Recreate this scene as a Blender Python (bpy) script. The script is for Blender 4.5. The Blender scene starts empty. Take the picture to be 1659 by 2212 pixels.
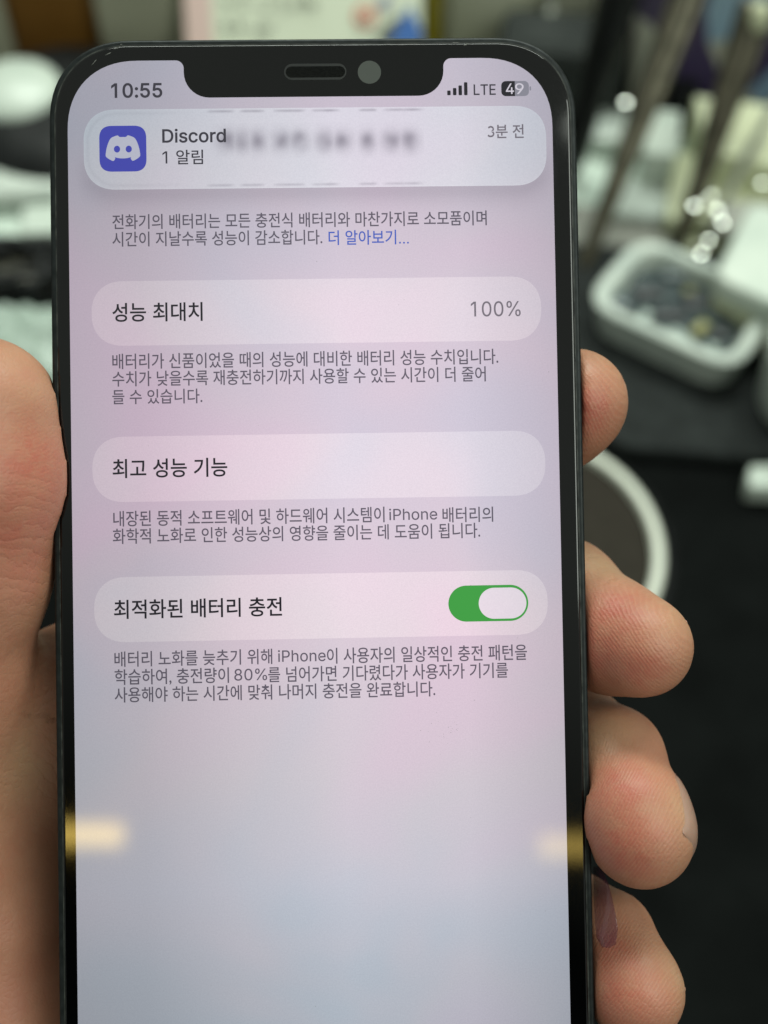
import bpy, bmesh, math, random
import numpy as np
from mathutils import Vector, Matrix, Quaternion, noise as mnoise

random.seed(7)
rng = np.random.default_rng(7)
scene = bpy.context.scene
COL = scene.collection

# ------------------------------------------------------------------ camera
PITCH = math.radians(55.0)          # looking down at the bench
CAM_H = 0.42                        # camera height above the bench, m
FPX = 2880.0                        # focal length in photo units (photo read at 1659 x 2212)
CX, CY = 829.5, 1106.0
DIST = 0.18                         # camera to phone, m

cam_data = bpy.data.cameras.new('camera')
cam = bpy.data.objects.new('camera', cam_data)
COL.objects.link(cam)
MC = Matrix.Translation((0, 0, CAM_H)) @ Matrix.Rotation(math.pi / 2 - PITCH, 4, 'X')
cam.matrix_world = MC
cam_data.sensor_fit = 'VERTICAL'
cam_data.sensor_height = 24.0
cam_data.lens = 24.0 / 2 / (CY / FPX)
cam_data.clip_start = 0.005
cam_data.clip_end = 20.0
cam_data.dof.use_dof = True
cam_data.dof.focus_distance = 0.1795
cam_data.dof.aperture_fstop = cam_data.lens / 3.9
cam_data.dof.aperture_blades = 0
scene.camera = cam

# ------------------------------------------------------------------ render settings
scene.render.engine = 'CYCLES'
scene.cycles.use_denoising = True
try:
    scene.cycles.denoiser = 'OPENIMAGEDENOISE'
except Exception:
    pass
scene.cycles.max_bounces = 8
scene.cycles.transparent_max_bounces = 12
scene.cycles.sample_clamp_indirect = 6.0
scene.view_settings.view_transform = 'Standard'
scene.view_settings.look = 'None'
scene.view_settings.exposure = 0.0
scene.view_settings.gamma = 1.0
scene.view_settings.use_curve_mapping = False

# ------------------------------------------------------------------ world: a dim indoor surround, lighter towards the ceiling
world = bpy.data.worlds.new('World')
scene.world = world
world.use_nodes = True
nt = world.node_tree
nt.nodes.clear()
wo = nt.nodes.new('ShaderNodeOutputWorld')
bg = nt.nodes.new('ShaderNodeBackground')
tc = nt.nodes.new('ShaderNodeTexCoord')
sx = nt.nodes.new('ShaderNodeSeparateXYZ')
rp = nt.nodes.new('ShaderNodeValToRGB')
nt.links.new(tc.outputs['Generated'], sx.inputs[0])
def wmath(op, a, b):
    q = nt.nodes.new('ShaderNodeMath')
    q.operation = op
    for i, v in enumerate((a, b)):
        if isinstance(v, (int, float)): q.inputs[i].default_value = v
        else: nt.links.new(v, q.inputs[i])
    return q.outputs[0]
# the photographer's side (towards -Y, low) is dark, the sides and far end are raised as fill for the hand
side = wmath('MAXIMUM', wmath('MULTIPLY', sx.outputs['X'], 0.75), wmath('MULTIPLY', sx.outputs['X'], -0.40))
far = wmath('MULTIPLY', wmath('MAXIMUM', wmath('ADD', sx.outputs['Y'], 0.25), 0.0), 0.55)
low = wmath('MULTIPLY', wmath('MAXIMUM', wmath('SUBTRACT', 0.50, sx.outputs['Z']), 0.0), 3.2)      # added low fill, brightens the tray front and finger undersides
nt.links.new(wmath('ADD', wmath('ADD', wmath('ADD', sx.outputs['Z'], side), far), low), rp.inputs[0])
rp.color_ramp.elements[0].position = 0.76
rp.color_ramp.elements[0].color = (0.003, 0.003, 0.004, 1)
rp.color_ramp.elements[1].position = 0.94
rp.color_ramp.elements[1].color = (0.37, 0.40, 0.365, 1)
e = rp.color_ramp.elements.new(0.85)
e.color = (0.16, 0.175, 0.155, 1)
nt.links.new(rp.outputs[0], bg.inputs[0])
bg.inputs[1].default_value = 1.0
nt.links.new(bg.outputs[0], wo.inputs[0])


def srgb(r, g, b):
    def f(c):
        c /= 255.0
        return c / 12.92 if c <= 0.04045 else ((c + 0.055) / 1.055) ** 2.4
    return (f(r), f(g), f(b), 1.0)


def ray(px, py):
    """world direction of a photo position, with unit depth along the camera axis"""
    d = Vector(((px - CX) / FPX, -(py - CY) / FPX, -1.0))
    return MC.to_3x3() @ d


def at_depth(px, py, depth):
    return MC.translation + ray(px, py) * depth


def bench(px, py, h=0.0):
    """point at height h above the bench seen at a photo position"""
    d = ray(px, py)
    t = (h - CAM_H) / d.z
    return MC.translation + d * t


# phone pose: axes measured from the vanishing points of its edges
up = Vector((-0.0171, 0.9996, -0.0240)).normalized()
rt = Vector((0.9996, 0.0160, -0.0247))
rt = (rt - up * rt.dot(up)).normalized()
nm = rt.cross(up).normalized()
RP = Matrix((rt, up, nm)).transposed()
MH = MC @ Matrix.Translation((0, 0, -DIST))         # hand frame (camera aligned, at the phone)
MP = MH @ RP.to_4x4()                               # phone frame


def area_light(name, loc, target, sx_, sy_, power, color):
    ld = bpy.data.lights.new(name, 'AREA')
    ld.shape = 'RECTANGLE'
    ld.size, ld.size_y = sx_, sy_
    ld.energy = power
    ld.color = color
    o = bpy.data.objects.new(name, ld)
    COL.objects.link(o)
    o.location = loc
    o.rotation_euler = (Vector(target) - Vector(loc)).to_track_quat('-Z', 'Y').to_euler()
    return o


# ceiling lamps of the shop (two cool tubes over the bench)
area_light('ceiling_lamp', (0.85, -0.35, 1.50), (0.0, 0.2, 0.2), 0.5, 1.2, 13.0, (0.93, 1.0, 0.90))
area_light('ceiling_lamp', (0.15, 1.00, 1.30), (0.05, 0.55, 0.0), 1.2, 0.3, 21.0, (0.93, 1.0, 0.92))


def mirror_dir(px, py):
    """where the phone glass shows the room at this photo position"""
    n = (MP.to_3x3() @ Vector((0, 0, 1))).normalized()
    d = ray(px, py)
    o = MP.translation
    t = (o - MC.translation).dot(n) / d.dot(n)
    hit = MC.translation + d * t
    d = d.normalized()
    return hit, (d - n * 2 * d.dot(n)).normalized()


def warm_strip(x0, x1, y, hpx, dist, radiance):
    """a warm strip lamp on the wall behind the photographer, seen mirrored in the glass"""
    h0, d0 = mirror_dir(x0, y)
    h1, d1 = mirror_dir(x1, y)
    a, b = h0 + d0 * dist, h1 + d1 * dist
    w = (b - a).length
    c = (a + b) / 2
    ht = hpx / FPX * (dist + DIST)
    p = radiance * math.pi * w * ht
    o = area_light('warm_strip_lamp', c, MP.translation, w, ht, p, (1.0, 0.70, 0.16))
    zdir = (c - MP.translation).normalized()
    xdir = (b - a).normalized()
    xdir = (xdir - zdir * xdir.dot(zdir)).normalized()
    ydir = zdir.cross(xdir)
    m = Matrix((xdir, ydir, zdir)).transposed().to_4x4()
    m.translation = c
    o.matrix_world = m


warm_strip(60, 266, 1803, 46, 0.9, 13.5)
warm_strip(1165, 1330, 1828, 48, 0.9, 6.5)


# ------------------------------------------------------------------ helpers
def tag(o, label=None, cat=None, group=None, kind=None):
    if label: o['label'] = label
    if cat: o['category'] = cat
    if group: o['group'] = group
    if kind: o['kind'] = kind
    return o


def mesh_obj(name, verts, faces, mat=None, parent=None, smooth=False, mw=None):
    me = bpy.data.meshes.new(name)
    me.from_pydata([tuple(v) for v in verts], [], faces)
    me.validate()
    if smooth:
        me.polygons.foreach_set('use_smooth', [True] * len(me.polygons))
    me.update()
    o = bpy.data.objects.new(name, me)
    COL.objects.link(o)
    if mat: me.materials.append(mat)
    if parent: o.parent = parent
    if mw is not None: o.matrix_world = mw
    return o


def bm_obj(name, bm, mat=None, parent=None, smooth=False):
    me = bpy.data.meshes.new(name)
    bmesh.ops.recalc_face_normals(bm, faces=bm.faces[:])
    bm.to_mesh(me)
    bm.free()
    if smooth:
        me.polygons.foreach_set('use_smooth', [True] * len(me.polygons))
    o = bpy.data.objects.new(name, me)
    COL.objects.link(o)
    if mat: me.materials.append(mat)
    if parent: o.parent = parent
    return o


def empty(name, mw, label, cat, group=None):
    o = bpy.data.objects.new(name, None)
    o.empty_display_size = 0.01
    COL.objects.link(o)
    o.matrix_world = mw
    return tag(o, label, cat, group)


def principled(name, color, rough=0.5, metal=0.0, spec=0.5, **kw):
    m = bpy.data.materials.new(name)
    m.use_nodes = True
    p = m.node_tree.nodes['Principled BSDF']
    p.inputs['Base Color'].default_value = color
    p.inputs['Roughness'].default_value = rough
    p.inputs['Metallic'].default_value = metal
    p.inputs['Specular IOR Level'].default_value = spec
    for k, v in kw.items():
        p.inputs[k.replace('_', ' ')].default_value = v
    return m


def worn(name, c1, c2, scale, rough=0.5, metal=0.0, bump=0.0, detail=6.0, spec=0.5):
    """two tones broken up by noise, with a little relief"""
    m = principled(name, c1, rough, metal, spec)
    n = m.node_tree
    p = n.nodes['Principled BSDF']
    t = n.nodes.new('ShaderNodeTexCoord')
    ns = n.nodes.new('ShaderNodeTexNoise')
    ns.inputs['Scale'].default_value = scale
    ns.inputs['Detail'].default_value = detail
    r = n.nodes.new('ShaderNodeValToRGB')
    r.color_ramp.elements[0].position = 0.35
    r.color_ramp.elements[0].color = c1
    r.color_ramp.elements[1].position = 0.68
    r.color_ramp.elements[1].color = c2
    n.links.new(t.outputs['Object'], ns.inputs['Vector'])
    n.links.new(ns.outputs['Fac'], r.inputs[0])
    n.links.new(r.outputs[0], p.inputs['Base Color'])
    if bump:
        b = n.nodes.new('ShaderNodeBump')
        b.inputs['Distance'].default_value = bump
        b.inputs['Strength'].default_value = 0.6
        n.links.new(ns.outputs['Fac'], b.inputs['Height'])
        n.links.new(b.outputs[0], p.inputs['Normal'])
    return m


def round_rect(x0, y0, x1, y1, r, n=10, p=2.0):
    """closed loop, counter-clockwise, corners as (super)ellipse arcs"""
    r = min(r, (x1 - x0) / 2, (y1 - y0) / 2)
    out = []
    for cx, cy, a0 in ((x1 - r, y1 - r, 0), (x0 + r, y1 - r, 90), (x0 + r, y0 + r, 180), (x1 - r, y0 + r, 270)):
        for i in range(n + 1):
            a = math.radians(a0 + 90.0 * i / n)
            c, s = math.cos(a), math.sin(a)
            out.append((cx + r * math.copysign(abs(c) ** (2 / p), c), cy + r * math.copysign(abs(s) ** (2 / p), s)))
    res = [out[0]]
    for q in out[1:]:
        if (q[0] - res[-1][0]) ** 2 + (q[1] - res[-1][1]) ** 2 > 1e-16:
            res.append(q)
    return res


def flat(name, loops, z, mat, parent, offset=0.0):
    """filled flat outline (holes by overlap) as a mesh in the parent's frame"""
    cu = bpy.data.curves.new(name, 'CURVE')
    cu.dimensions = '2D'
    cu.fill_mode = 'BOTH'
    for lp in loops:
        s = cu.splines.new('POLY')
        s.points.add(len(lp) - 1)
        for q, c in zip(s.points, lp):
            q.co = (c[0] * 1000, c[1] * 1000, 0, 1)
        s.use_cyclic_u = True
    cu.offset = offset
    tmp = bpy.data.objects.new('tmp', cu)
    COL.objects.link(tmp)
    dg = bpy.context.evaluated_depsgraph_get()
    me = bpy.data.meshes.new_from_object(tmp.evaluated_get(dg), depsgraph=dg)
    bpy.data.objects.remove(tmp)
    bpy.data.curves.remove(cu)
    me.name = name
    for v in me.vertices:
        v.co = (v.co.x / 1000, v.co.y / 1000, z)
    me.materials.clear()
    me.materials.append(mat)
    o = bpy.data.objects.new(name, me)
    COL.objects.link(o)
    o.parent = parent
    return o


def prism(name, loop, z0, z1, mat, parent=None, bevel=0.0, seg=2):
    """loop of (x, y) extruded from z0 to z1 with bevelled top and bottom rims"""
    bm = bmesh.new()
    vs = [bm.verts.new((x, y, z0)) for x, y in loop]
    f = bm.faces.new(vs)
    r = bmesh.ops.extrude_face_region(bm, geom=[f])
    for v in r['geom']:
        if isinstance(v, bmesh.types.BMVert):
            v.co.z = z1
    bmesh.ops.recalc_face_normals(bm, faces=bm.faces[:])
    if bevel:
        rim = [e for e in bm.edges if abs(e.verts[0].co.z - e.verts[1].co.z) < 1e-9]
        bmesh.ops.bevel(bm, geom=rim, offset=bevel, segments=seg, profile=0.5, affect='EDGES')
    o = bm_obj(name, bm, mat, parent)
    for p in o.data.polygons:
        p.use_smooth = abs(p.normal.z) < 0.98
    return o
LATIN = {
  '10:55': [[[76,0],[76,55],[391,55],[391,0]],[[276,509],[276,0],[212,0],[212,448],[86,358],[86,427],[198,509]],[[680,-7],[644,-3],[612,7],[583,24],[558,48],[538,77],[522,113],[510,155],[503,202],[501,254],[503,306],[510,353],[522,395],[538,431],[559,461],[583,484],[612,502],[644,512],[680,516],[715,512],[748,502],[776,484],[801,461],[821,431],[837,395],[849,353],[856,306],[858,254],[856,202],[849,155],[837,113],[821,77],[801,48],[776,24],[748,7],[716,-3]],[[680,50],[703,52],[725,60],[743,74],[759,92],[773,116],[783,144],[791,176],[795,213],[797,254],[795,295],[791,332],[783,365],[773,393],[759,416],[743,435],[725,449],[703,457],[680,460],[656,457],[635,449],[616,435],[600,416],[587,393],[576,365],[568,332],[564,295],[562,254],[564,213],[568,176],[576,144],[587,116],[600,92],[616,74],[635,60],[656,52]],[[1001,-4],[989,-3],[979,1],[969,9],[962,18],[957,29],[956,41],[957,53],[962,64],[969,73],[979,81],[989,85],[1001,87],[1013,85],[1024,81],[1034,73],[1041,64],[1046,53],[1047,41],[1046,29],[1041,18],[1034,9],[1024,1],[1013,-3]],[[1001,271],[989,272],[979,277],[969,284],[962,294],[957,304],[956,316],[957,328],[962,339],[969,349],[979,356],[989,360],[1001,362],[1013,360],[1024,356],[1034,349],[1041,339],[1046,328],[1047,316],[1046,304],[1041,294],[1034,284],[1024,277],[1013,272]],[[1315,-7],[1286,-5],[1259,1],[1234,11],[1212,25],[1193,41],[1177,60],[1165,82],[1157,105],[1154,130],[1216,130],[1219,115],[1224,102],[1232,89],[1242,78],[1254,68],[1267,60],[1282,54],[1298,51],[1315,50],[1335,51],[1353,56],[1370,64],[1385,75],[1398,89],[1408,104],[1416,122],[1420,141],[1422,162],[1420,183],[1415,203],[1407,221],[1397,237],[1384,251],[1369,262],[1351,270],[1332,275],[1312,277],[1295,276],[1278,273],[1261,268],[1246,262],[1233,255],[1222,246],[1161,253],[1190,509],[1460,509],[1460,452],[1244,452],[1228,301],[1230,301],[1242,311],[1256,318],[1271,325],[1288,330],[1305,333],[1323,334],[1346,332],[1367,328],[1388,321],[1406,311],[1424,299],[1439,285],[1452,269],[1464,251],[1473,231],[1479,210],[1483,187],[1485,163],[1482,132],[1475,102],[1463,76],[1446,52],[1426,32],[1403,15],[1376,3],[1347,-4]],[[1768,-7],[1739,-5],[1712,1],[1687,11],[1665,25],[1646,41],[1630,60],[1618,82],[1610,105],[1607,130],[1669,130],[1672,115],[1677,102],[1685,89],[1695,78],[1707,68],[1720,60],[1735,54],[1751,51],[1768,50],[1788,51],[1806,56],[1823,64],[1838,75],[1851,89],[1861,104],[1869,122],[1873,141],[1875,162],[1873,183],[1868,203],[1861,221],[1850,237],[1837,251],[1822,262],[1804,270],[1785,275],[1765,277],[1748,276],[1731,273],[1714,268],[1699,262],[1686,255],[1675,246],[1614,253],[1643,509],[1913,509],[1913,452],[1698,452],[1681,301],[1683,301],[1695,311],[1709,318],[1724,325],[1741,330],[1758,333],[1776,334],[1799,332],[1820,328],[1841,321],[1860,311],[1877,299],[1892,285],[1905,269],[1917,251],[1926,231],[1932,210],[1937,187],[1938,163],[1935,132],[1928,102],[1916,76],[1899,52],[1879,32],[1856,15],[1829,3],[1800,-4]]],
  'LTE': [[[60,0],[60,509],[125,509],[125,57],[361,57],[361,0]],[[425,452],[425,509],[810,509],[810,452],[650,452],[650,0],[586,0],[586,452]],[[902,0],[902,509],[1214,509],[1214,452],[966,452],[966,286],[1197,286],[1197,229],[966,229],[966,57],[1217,57],[1217,0]]],
  '4': [[[40,105],[40,158],[247,509],[311,509],[109,166],[109,163],[413,163],[413,105]],[[282,0],[282,121],[282,146],[282,318],[343,318],[343,0]]],
  '9': [[[226,516],[256,513],[285,506],[310,494],[333,478],[352,458],[368,434],[380,408],[387,378],[389,347],[387,322],[382,296],[373,270],[359,240],[340,207],[315,168],[200,0],[130,0],[301,248],[307,248],[302,238],[295,229],[287,221],[278,214],[268,207],[257,202],[245,198],[232,195],[218,195],[188,197],[161,203],[137,214],[116,229],[98,247],[83,269],[72,294],[66,321],[64,352],[66,382],[73,411],[85,436],[101,459],[120,479],[143,494],[168,506],[196,513]],[[226,460],[207,459],[190,454],[174,446],[160,435],[148,423],[138,407],[131,390],[127,372],[125,352],[127,331],[131,313],[138,295],[148,280],[160,268],[174,257],[190,250],[207,245],[226,243],[245,245],[263,249],[279,257],[293,267],[305,280],[314,295],[322,312],[326,330],[327,350],[326,371],[322,390],[314,407],[305,422],[293,435],[279,446],[263,454],[245,459]]],
  'Discord': [[[219,0],[96,0],[96,57],[215,57],[254,60],[288,68],[318,81],[343,99],[363,122],[379,149],[390,181],[397,216],[399,255],[397,294],[390,329],[379,361],[364,388],[344,410],[320,428],[291,441],[258,449],[221,452],[93,452],[93,509],[225,509],[273,505],[315,495],[353,478],[385,455],[412,426],[433,391],[449,351],[458,306],[462,255],[458,205],[449,159],[433,119],[411,83],[384,54],[351,31],[312,14],[268,3]],[[125,509],[125,0],[60,0],[60,509]],[[555,0],[555,379],[616,379],[616,0]],[[586,443],[575,444],[565,448],[556,455],[549,463],[545,472],[544,483],[545,494],[549,504],[556,512],[565,518],[575,522],[586,524],[597,522],[607,518],[616,512],[623,504],[627,494],[629,483],[627,472],[623,463],[616,455],[607,448],[597,444]],[[851,-8],[826,-7],[802,-3],[781,3],[762,12],[745,24],[731,38],[719,54],[710,73],[704,94],[763,107],[769,87],[779,72],[793,60],[809,52],[828,47],[850,45],[875,47],[896,53],[913,62],[926,74],[934,88],[937,103],[935,115],[931,126],[923,136],[912,144],[898,150],[881,155],[818,170],[787,180],[761,192],[741,208],[727,227],[718,249],[716,274],[718,295],[724,314],[734,332],[748,347],[764,360],[784,370],[806,378],[830,383],[856,384],[881,383],[903,379],[923,372],[940,363],[955,352],[968,339],[978,324],[987,308],[993,290],[937,277],[931,291],[922,304],[911,316],[897,325],[879,331],[856,333],[835,331],[816,326],[800,317],[787,305],[780,292],[777,277],[779,264],[784,253],[793,243],[805,235],[821,229],[841,223],[898,209],[930,200],[955,187],[975,171],[989,153],[997,131],[1000,107],[998,85],[992,65],[981,47],[967,31],[950,18],[929,6],[905,-2],[879,-7]],[[1241,-8],[1208,-5],[1178,3],[1151,16],[1127,35],[1106,58],[1090,85],[1078,116],[1070,150],[1068,187],[1070,225],[1078,260],[1090,291],[1106,318],[1127,341],[1151,360],[1178,374],[1208,382],[1241,384],[1259,384],[1277,381],[1294,377],[1310,371],[1325,364],[1339,356],[1352,346],[1363,335],[1374,322],[1383,308],[1390,293],[1395,277],[1337,262],[1333,272],[1329,281],[1324,289],[1318,297],[1311,304],[1304,311],[1295,316],[1286,321],[1276,325],[1265,328],[1253,329],[1241,330],[1217,328],[1197,321],[1179,310],[1164,296],[1152,278],[1142,258],[1135,236],[1131,212],[1130,187],[1131,163],[1135,139],[1142,117],[1152,97],[1164,80],[1179,66],[1197,55],[1217,49],[1241,46],[1254,47],[1265,49],[1276,52],[1287,55],[1296,60],[1305,66],[1312,73],[1319,80],[1325,89],[1331,98],[1335,107],[1338,117],[1397,102],[1391,86],[1384,70],[1375,56],[1365,43],[1353,32],[1340,21],[1326,12],[1311,5],[1294,-1],[1277,-5],[1260,-7]],[[1637,-8],[1604,-5],[1574,3],[1546,16],[1522,35],[1502,58],[1485,85],[1473,116],[1466,150],[1464,187],[1466,225],[1473,260],[1485,291],[1502,318],[1522,341],[1546,360],[1574,374],[1604,382],[1637,384],[1670,382],[1701,374],[1728,360],[1752,341],[1772,318],[1789,291],[1801,260],[1808,225],[1811,187],[1808,150],[1801,116],[1789,85],[1772,58],[1752,35],[1728,16],[1701,3],[1670,-5]],[[1637,46],[1661,49],[1682,55],[1700,66],[1715,80],[1727,97],[1737,117],[1743,139],[1747,163],[1749,187],[1747,212],[1743,236],[1737,258],[1727,278],[1715,296],[1700,310],[1682,321],[1661,328],[1637,330],[1613,328],[1592,321],[1575,310],[1560,296],[1547,278],[1538,258],[1531,236],[1527,212],[1526,187],[1527,163],[1531,139],[1538,117],[1547,97],[1560,80],[1575,66],[1592,55],[1613,49]],[[1897,0],[1897,379],[1956,379],[1956,321],[1960,321],[1969,339],[1981,354],[1997,367],[2016,377],[2036,383],[2058,385],[2074,384],[2088,384],[2088,322],[2075,324],[2067,325],[2060,326],[2052,326],[2034,324],[2018,321],[2004,315],[1991,306],[1980,296],[1970,284],[1964,269],[1960,254],[1958,237],[1958,0]],[[2299,-8],[2269,-6],[2241,3],[2215,16],[2193,34],[2174,57],[2158,84],[2147,116],[2140,151],[2138,189],[2140,227],[2147,261],[2159,293],[2174,320],[2193,342],[2216,361],[2241,374],[2269,382],[2299,384],[2322,383],[2341,379],[2357,373],[2370,364],[2382,355],[2391,346],[2399,336],[2405,327],[2410,319],[2414,319],[2414,509],[2476,509],[2476,0],[2417,0],[2417,59],[2410,59],[2405,50],[2399,41],[2391,31],[2381,21],[2370,12],[2356,4],[2340,-3],[2321,-7]],[[2308,47],[2330,49],[2350,55],[2367,65],[2382,78],[2394,95],[2403,115],[2410,138],[2414,162],[2416,189],[2414,216],[2410,241],[2403,263],[2394,282],[2382,299],[2367,312],[2350,322],[2330,328],[2308,330],[2286,328],[2266,322],[2248,311],[2234,298],[2222,281],[2212,261],[2205,239],[2201,215],[2200,189],[2201,163],[2206,139],[2212,117],[2222,97],[2234,80],[2249,66],[2266,55],[2286,49]]],
  '1': [[[76,0],[76,55],[391,55],[391,0]],[[276,509],[276,0],[212,0],[212,448],[86,358],[86,427],[198,509]]],
  '3': [[[218,-7],[188,-5],[159,1],[133,10],[108,22],[88,38],[70,57],[57,79],[48,104],[44,132],[109,132],[112,115],[118,100],[126,87],[137,76],[150,66],[165,59],[182,54],[200,51],[219,50],[239,51],[258,55],[275,61],[291,69],[304,80],[315,93],[323,108],[328,125],[329,145],[328,163],[323,180],[316,196],[306,211],[292,223],[275,234],[254,241],[229,246],[201,248],[157,248],[157,299],[288,448],[288,452],[70,452],[70,509],[372,509],[372,461],[211,278],[211,289],[247,290],[279,286],[308,276],[333,262],[354,244],[371,222],[383,198],[391,173],[393,145],[390,116],[383,90],[370,66],[354,45],[333,27],[309,12],[281,2],[251,-5]]],
  '100%': [[[76,0],[76,55],[391,55],[391,0]],[[276,509],[276,0],[212,0],[212,448],[86,358],[86,427],[198,509]],[[680,-7],[644,-3],[612,7],[583,24],[558,48],[538,77],[522,113],[510,155],[503,202],[501,254],[503,306],[510,353],[522,395],[538,431],[559,461],[583,484],[612,502],[644,512],[680,516],[715,512],[748,502],[776,484],[801,461],[821,431],[837,395],[849,353],[856,306],[858,254],[856,202],[849,155],[837,113],[821,77],[801,48],[776,24],[748,7],[716,-3]],[[680,50],[703,52],[725,60],[743,74],[759,92],[773,116],[783,144],[791,176],[795,213],[797,254],[795,295],[791,332],[783,365],[773,393],[759,416],[743,435],[725,449],[703,457],[680,460],[656,457],[635,449],[616,435],[600,416],[587,393],[576,365],[568,332],[564,295],[562,254],[564,213],[568,176],[576,144],[587,116],[600,92],[616,74],[635,60],[656,52]],[[1133,-7],[1097,-3],[1065,7],[1036,24],[1011,48],[991,77],[975,113],[963,155],[956,202],[954,254],[956,306],[963,353],[975,395],[992,431],[1012,461],[1037,484],[1065,502],[1097,512],[1133,516],[1169,512],[1201,502],[1229,484],[1254,461],[1274,431],[1290,395],[1302,353],[1309,306],[1311,254],[1309,202],[1302,155],[1290,113],[1274,77],[1254,48],[1229,24],[1201,7],[1169,-3]],[[1133,50],[1156,52],[1178,60],[1196,74],[1212,92],[1226,116],[1236,144],[1244,176],[1248,213],[1250,254],[1248,295],[1244,332],[1236,365],[1226,393],[1212,416],[1196,435],[1178,449],[1156,457],[1133,460],[1109,457],[1088,449],[1069,435],[1053,416],[1040,393],[1029,365],[1022,332],[1017,295],[1015,254],[1017,213],[1022,176],[1029,144],[1040,116],[1053,92],[1069,74],[1088,60],[1109,52]],[[1535,283],[1514,284],[1496,289],[1480,297],[1466,308],[1454,320],[1446,335],[1439,351],[1435,369],[1434,388],[1434,412],[1435,431],[1439,448],[1446,464],[1455,479],[1466,492],[1480,503],[1496,511],[1514,515],[1535,517],[1555,515],[1574,511],[1590,503],[1603,492],[1614,479],[1623,464],[1630,448],[1633,431],[1635,412],[1635,388],[1633,369],[1630,351],[1623,335],[1614,320],[1603,308],[1589,297],[1573,289],[1555,284]],[[1535,327],[1550,329],[1563,335],[1572,346],[1578,358],[1581,372],[1582,388],[1582,412],[1581,428],[1578,441],[1572,454],[1563,464],[1550,470],[1535,473],[1519,470],[1507,464],[1498,454],[1491,441],[1487,428],[1486,412],[1486,388],[1487,372],[1491,358],[1497,346],[1506,335],[1519,329]],[[1860,-10],[1840,-8],[1822,-3],[1805,5],[1792,15],[1780,28],[1771,43],[1765,59],[1761,77],[1760,95],[1760,120],[1761,138],[1765,156],[1771,172],[1780,187],[1792,200],[1806,210],[1822,218],[1840,223],[1860,225],[1881,223],[1899,218],[1915,210],[1929,200],[1940,187],[1949,172],[1955,156],[1959,138],[1960,120],[1960,95],[1959,77],[1955,59],[1948,43],[1940,28],[1928,15],[1915,5],[1899,-3],[1881,-8]],[[1860,35],[1876,37],[1888,43],[1897,53],[1903,66],[1907,80],[1908,95],[1908,120],[1907,135],[1903,149],[1897,162],[1889,172],[1876,178],[1860,180],[1845,178],[1833,172],[1823,162],[1817,149],[1813,135],[1812,120],[1812,95],[1813,80],[1817,66],[1823,53],[1832,43],[1845,37]],[[1492,0],[1841,509],[1899,509],[1550,0]]],
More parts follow.
